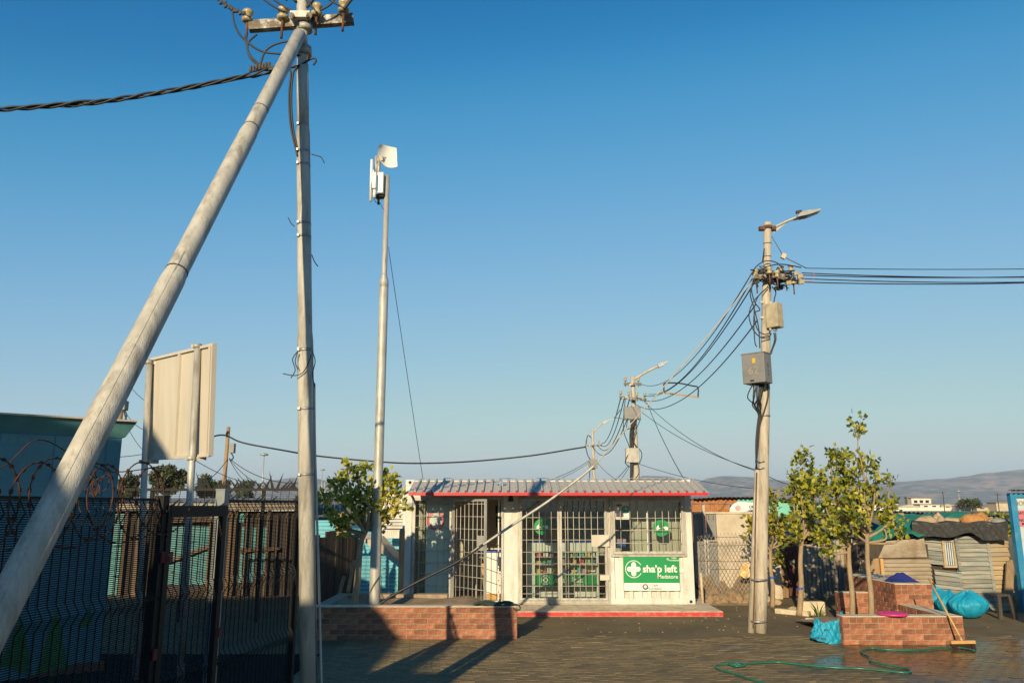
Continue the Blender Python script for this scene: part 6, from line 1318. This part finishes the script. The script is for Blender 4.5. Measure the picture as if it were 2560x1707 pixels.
bag('leftmost cyan rubbish bag, half hidden by the tall brick block', 2340, 1530, (.32,.28,.50), 23)
# pink lid and blue cloth
b = MB(); c_ = P(2232,1541,RY+.1); c_.z = RH+.02; b.lathe(c_, (0,0,1), [(0,.2),(.012,.225),(.03,.225),(.036,.215),(.026,.2)], 28); single('basin_lid', b, M['pink'], 'round pink plastic lid lying on the stepped brick planter', 'lid')
c_ = P(2252,1450,CY+.35); b = MB()
b.grid(lambda u,v: V((c_.x-.24+u*.5+.02*math.sin(9*v), c_.y-.14+v*.36+.02*math.sin(11*u), CH+.022+max(0,math.sin(3.14*u)**.8*math.sin(3.14*v))*(.13+.03*math.sin(8*u+2+3*v)+.02*math.sin(13*v+7*u)+.008*math.sin(29*u-8*v)))), 40, 30); single('blue_cloth', b, M['navy'], 'crumpled royal blue cloth on top of the tall brick block', 'cloth')
# broom
br_ = thing('broom', 'wooden handled push broom leaning on the stepped brick planter', 'broom', G(2408,1626)); hb_ = G(2408,1624); hd = V((.36,.03,0)); 
b = MB(); b.obox(hb_+V((0,0,.115)), hd.normalized()*.19, V((0,.032,0)), V((0,0,.022))); obj('broom_head', b, M['wood'], br_)
b = MB()
for k in range(260):
    p = hb_ + hd.normalized()*rnd.uniform(-.185,.185) + V((0,rnd.uniform(-.03,.03),.1)); b.tube([p, p+V((rnd.gauss(0,.012),rnd.gauss(-.01,.015),-.095))], .0035, 3, False)
obj('bristles', b, M['bristle'], br_, kind='stuff')
h0 = hb_+V((.0,0,.13)); h1 = P(2321,1444,RY+.32); b = MB(); b.tube([h0,h1], .0135, 10); obj('handle', b, M['wood'], br_)
b = MB(); b.tube([h0-V((0,0,.02)), h0.lerp(h1,.07)], .018, 10); obj('ferrule', b, M['galv'], br_)
# hose
hp = [(2436,1625),(2400,1618),(2355,1618),(2290,1624),(2220,1623),(2175,1619),(2152,1626),(2160,1633),(2175,1641),(2174,1650),(2195,1657),(2240,1665),(2265,1670),(2277,1676),(2262,1680),(2215,1676),(2150,1670),(2090,1668),(2020,1662),(1975,1657),(1935,1654),(1880,1657),(1850,1660),(1835,1659),(1800,1661),(1787,1665),(1800,1673),(1830,1681),(1870,1695),(1910,1706),(1960,1722)]
b = MB(); b.tube(smooth([G(x,y,.04) for x,y in hp], 6), .0135, 8); single('garden_hose', b, M['hose'], 'green garden hose winding over the wet paving', 'hose')
b = MB(); b.tube(smooth([G(x,y,.05) for x,y in ((1815,1658),(1845,1656),(1862,1662),(1840,1664),(1820,1659))],5), .012, 8); single('hose_loop', b, M['hose'], 'short loose loop lying on the green hose', 'hose')

# ------------------------------------------------------------------ far things: trees, houses, masts, mountains
def far_tree(label, x, ybase, ytop, Y, w, seed, multi=True):
    r_ = random.Random(seed); b0 = Q(x,ybase,Y); b0.z = 0; h = Q(x,ytop,Y).z; hw = w*S_/2/F*Y
    limbs = []; n_ = 26
    for k in range(n_):
        a = r_.uniform(0,6.28); rr = hw*math.sqrt(r_.random())*.85; zz = h*(.52+.46*r_.random()*(1-.45*(rr/hw)**2)); limbs.append((r_.uniform(.7,1), b0+V((rr*math.cos(a),rr*math.sin(a),zz)), (0,0,h*.04)))
    tree('eucalyptus_tree', label, [b0, b0+V((.1,0,h*.2)), b0+V((-.1,0,h*.38)), b0+V((.1,0,h*.5))], h*.028, limbs, M['leafD'], h*.055, h*.017, seed, 9, 12, 'eucalyptus trees on the skyline', dens=1.25, leaf_from=.6)
far_tree('dark eucalyptus half hidden behind the blue building corner', 293, 1140, 1088, 120, 46, 31)
far_tree('tallest dark eucalyptus framed below the road sign', 385, 1142, 1066, 120, 76, 32)
far_tree('broad dark eucalyptus left of the thin wooden pole', 488, 1142, 1088, 130, 76, 33)
far_tree('small dark eucalyptus right of the thin wooden pole', 566, 1142, 1105, 150, 48, 34)
def mast(label, x, ytop, Y):
    top = Q(x,ytop,Y); t = thing('light_mast', label, 'light mast', (top.x,Y,0), 'high light masts on the skyline'); b = MB(); b.tube([(top.x,Y,0),top],[.28,.14],8); obj('mast', b, M['farlamp'], t); b = MB(); b.lathe(top, (0,0,1), [(-.5,.3),(-.3,1.3),(.1,1.3),(.4,.4)], 10); obj('lamp_ring', b, M['farlamp'], t)
mast('high light mast right of the thin wooden pole', 607, 1043, 260); mast('faint high light mast just right of the braced pole', 741, 1078, 420); mast('slim high mast over the far houses at right', 2201, 1127, 420)
for i, (x, yt) in enumerate(((2165,1128),(2290,1132),(1507,1110))):
    Y = 300; top = Q(x,yt,Y); b = MB(); b.tube([(top.x,Y,0),top],.14,6); b.beam(top-V((1.2,0,.6)),top+V((1.2,0,-.6)),.15,.15); single('far_pole', b, M['iron'], ['distant power pole left of the slim mast','distant power pole near the right blue building','distant pole top above the shop awning'][i], 'pole')
# far houses
def house(label, x0, x1, yt, yb2, Y, m_, gable=0., windows=0, group='far houses'):
    a, e = P(x0,yt,Y), P(x1,yt,Y); z1 = a.z; t = thing('far_house', label, 'house', ((a.x+e.x)/2,Y,0), group); D_ = (e.x-a.x)*.7
    b = MB(); b.box((a.x,Y,0),(e.x,Y+D_,z1)); obj('wall', b, M[m_], t)
    g_ = gable*(e.x-a.x); b = MB()
    if g_: b.prism([(a.x-.3,Y-.3,z1),(e.x+.3,Y-.3,z1),((a.x+e.x)/2,Y-.3,z1+g_)],(0,D_+.6,0))
    else: b.box((a.x-.3,Y-.3,z1),(e.x+.3,Y+D_+.3,z1+.4))
    obj('roof', b, M['houseroof'] if not g_ else M['creamtrim'], t)
    for k in range(windows):
        xx = a.x+(e.x-a.x)*(k+.7)/(windows+.4); b = MB(); b.box((xx-.9,Y-.06,z1*.62),(xx+.9,Y-.01,z1*.84)); obj('window', b, M['pane'], t)
YQ = 420
house('white double storey house with three dark windows far right', 2278, 2327, 1245, 1275, YQ, 'housewhite', 0, 3)
b = None
house('tan stair block left of the white double storey house', 2267, 2277.5, 1243, 1275, YQ+3, 'houseroof', 0, 0)
for i, (x0,x1,yt,m_,g_,lb,nw) in enumerate(((2352,2386,1264,'housecream',.14,'cream gabled house right of the double storey',1),(2300,2349,1261,'housewhite',0,'low white house below the double storey',2),(2217,2245,1258,'housewhite',.1,'white house at the right edge of the tallest tree',1),(2246,2299,1266,'housecream',.1,'low cream house left of the low white one',1),(2390,2415,1266,'housewhite',0,'small white box house left of the round tree',1),(2442,2488,1268,'housecream',0,'low cream building right of the round tree',2),(2490,2545,1257,'housecream',0,'big flat tan building beside the right blue building',0),(2150,2210,1262,'housewhite',.1,'white house seen through the tallest young tree',1),(2040,2110,1264,'housecream',.1,'cream house behind the bushy trees',1),(560,640,1262,'housecream',.0,'low tan building under the eucalyptus skyline',0),(640,740,1258,'housewhite',.0,'pale low building left of the braced pole top of fence',0))):
    house(lb, x0, x1, yt, 1276, YQ-20-6*i if x0 > 1000 else 140+i, m_, g_, nw)
b = MB(); b.box((P(2240,1272,380).x,380,0),(P(2540,1272,380).x,380.3,P(2300,1268,380).z)); single('far_wall', b, M['housewhite'], 'long pale boundary wall in front of the far houses', 'wall')
q0 = P(2430,1270,380); far = None
r_ = random.Random(3); b0 = V((P(2427,1265,370).x,370,0)); hh = P(2427,1252,370).z
tree('far_tree', 'small round dark tree among the far houses', [b0,b0+V((0,0,hh*.3)),b0+V((.3,0,hh*.5))], .25, [(1,b0+V((r_.uniform(-4.5,4.5),r_.uniform(-2,2),hh*r_.uniform(.5,1))),(0,0,.3)) for _ in range(18)], M['leafD'], .9, .32, 6, 6, 7, dens=1.2)
# distant shrub band near the right blue building
sb = MB(); 
for k in range(1800):
    p = V((rnd.uniform(flatx(2475,60),flatx(2550,60)),rnd.uniform(58,62),0)); p.z = rnd.uniform(.1,1.55)*(.75+.25*math.sin(p.x*2)); leaf(sb, p, rv(r_), rv(r_), .35, .12)
tag(single('shrub_band', sb, M['leafR'], 'band of green shrubs between the plank shack and far houses', 'shrubs'), kind='stuff')
# mountains
import bisect
prof_pts = [(-900,1252),(-400,1248),(0,1250),(450,1250),(600,1238),(640,1215),(700,1199),(740,1193),(800,1196),(850,1210),(900,1222),(980,1228),(1300,1230),(1480,1222),(1570,1208),(1602,1188),(1656,1189),(1712,1199),(1740,1203),(1768,1193),(1802,1189),(1883,1192),(1950,1200),(2000,1210),(2080,1214),(2160,1209),(2235,1203),(2344,1196),(2395,1190),(2451,1181),(2560,1171),(2700,1160),(3000,1150),(3500,1180)]
pxs = [a for a,_ in prof_pts]
def ridge(px_):
    i = min(max(bisect.bisect(pxs, px_)-1,0), len(pxs)-2); a, c = prof_pts[i], prof_pts[i+1]; t = min(max((px_-a[0])/(c[0]-a[0]),0),1); t = t*t*(3-2*t); return a[1]+(c[1]-a[1])*t
from mathutils import noise
YM = 9000
def mount(u, v):
    px_ = -900+u*4400; Yc = YM; xc = (px_-1280)/F*Yc; top = P(px_, ridge(px_), Yc).z
    y = Yc-2600+v*4200; t = v/.62 if v < .62 else 1-(v-.62)/.38*.6; s = t**1.35 if v < .62 else t
    n_ = noise.fractal(V((xc*.0016,y*.0016,.3)), .9, 2.1, 6); rdg_ = 1-abs(noise.noise(V((xc*.0022,y*.0005,2.))))*1.6
    z = top*s*(1+.0*n_)+ (n_*70+rdg_*120-60)*math.sin(3.14*min(v/.62,1))*.8*(top/300); 
    return V((xc*(1 if True else 1), y, max(z,-5) if v > .02 else -12))
b = MB(); b.grid(mount, 420, 60)
M['mountain'] = mat('mountain rock and scrub', (.36,.235,.19), (.045,.065,.07), .0045, .95, 0, 0, stretch=(1,1,7), lo=.44, hi=.62, dirt=(.40,.27,.21), dsc=.012, damt=.6)
tag(obj('mountains', b, M['mountain']), kind='structure')

# ------------------------------------------------------------------ the house behind the photographer that shades the fence
hs2 = thing('neighbour_house', 'tall plastered house with a lean-to behind the viewpoint', 'house', (-9,-4,0))
dz = 3*.3565; dx = -3*.268
b = MB(); b.prism([(-22,-3,0),(-6.05,-3,0),(-6.05,-3,5.0),(-6.2,-3,5.6),(-6.65,-3,6.3),(-7.88,-3,7.3),(-8.6,-3,8.02),(-22,-3,8.02)],(0,-6,0)); obj('wall', b, M['plaster'], hs2)
b = MB(); b.box((-6.05,-7,0),(-4.54,-3,4.97)); obj('lean_to_wall', b, M['plaster'], hs2)

ns = thing('neighbour_shack', 'flat roofed tin shack outside the right edge of the view', 'shack', (9.5,7,0))
b = MB(); b.box((7.5,5,0),(12,8.5,3.3)); obj('wall', b, M['zinc'], ns)
b = MB(); b.box((7.35,4.8,3.302),(12.2,8.7,3.38)); obj('roof', b, M['rust'], ns)

# ------------------------------------------------------------------ haze
hm = bpy.data.materials.new('pale haze'); hm.use_nodes = True; n = hm.node_tree.nodes; n.remove(n['Principled BSDF'])
pv = n.new('ShaderNodeVolumePrincipled'); pv.inputs['Color'].default_value = (.66,.83,1,1); pv.inputs['Density'].default_value = 8e-5; pv.inputs['Anisotropy'].default_value = .0
hm.node_tree.links.new(pv.outputs[0], n['Material Output'].inputs['Volume'])
b = MB(); b.box((-15000,-400,-14),(15000,15500,470)); tag(obj('haze', b, hm), kind='stuff')
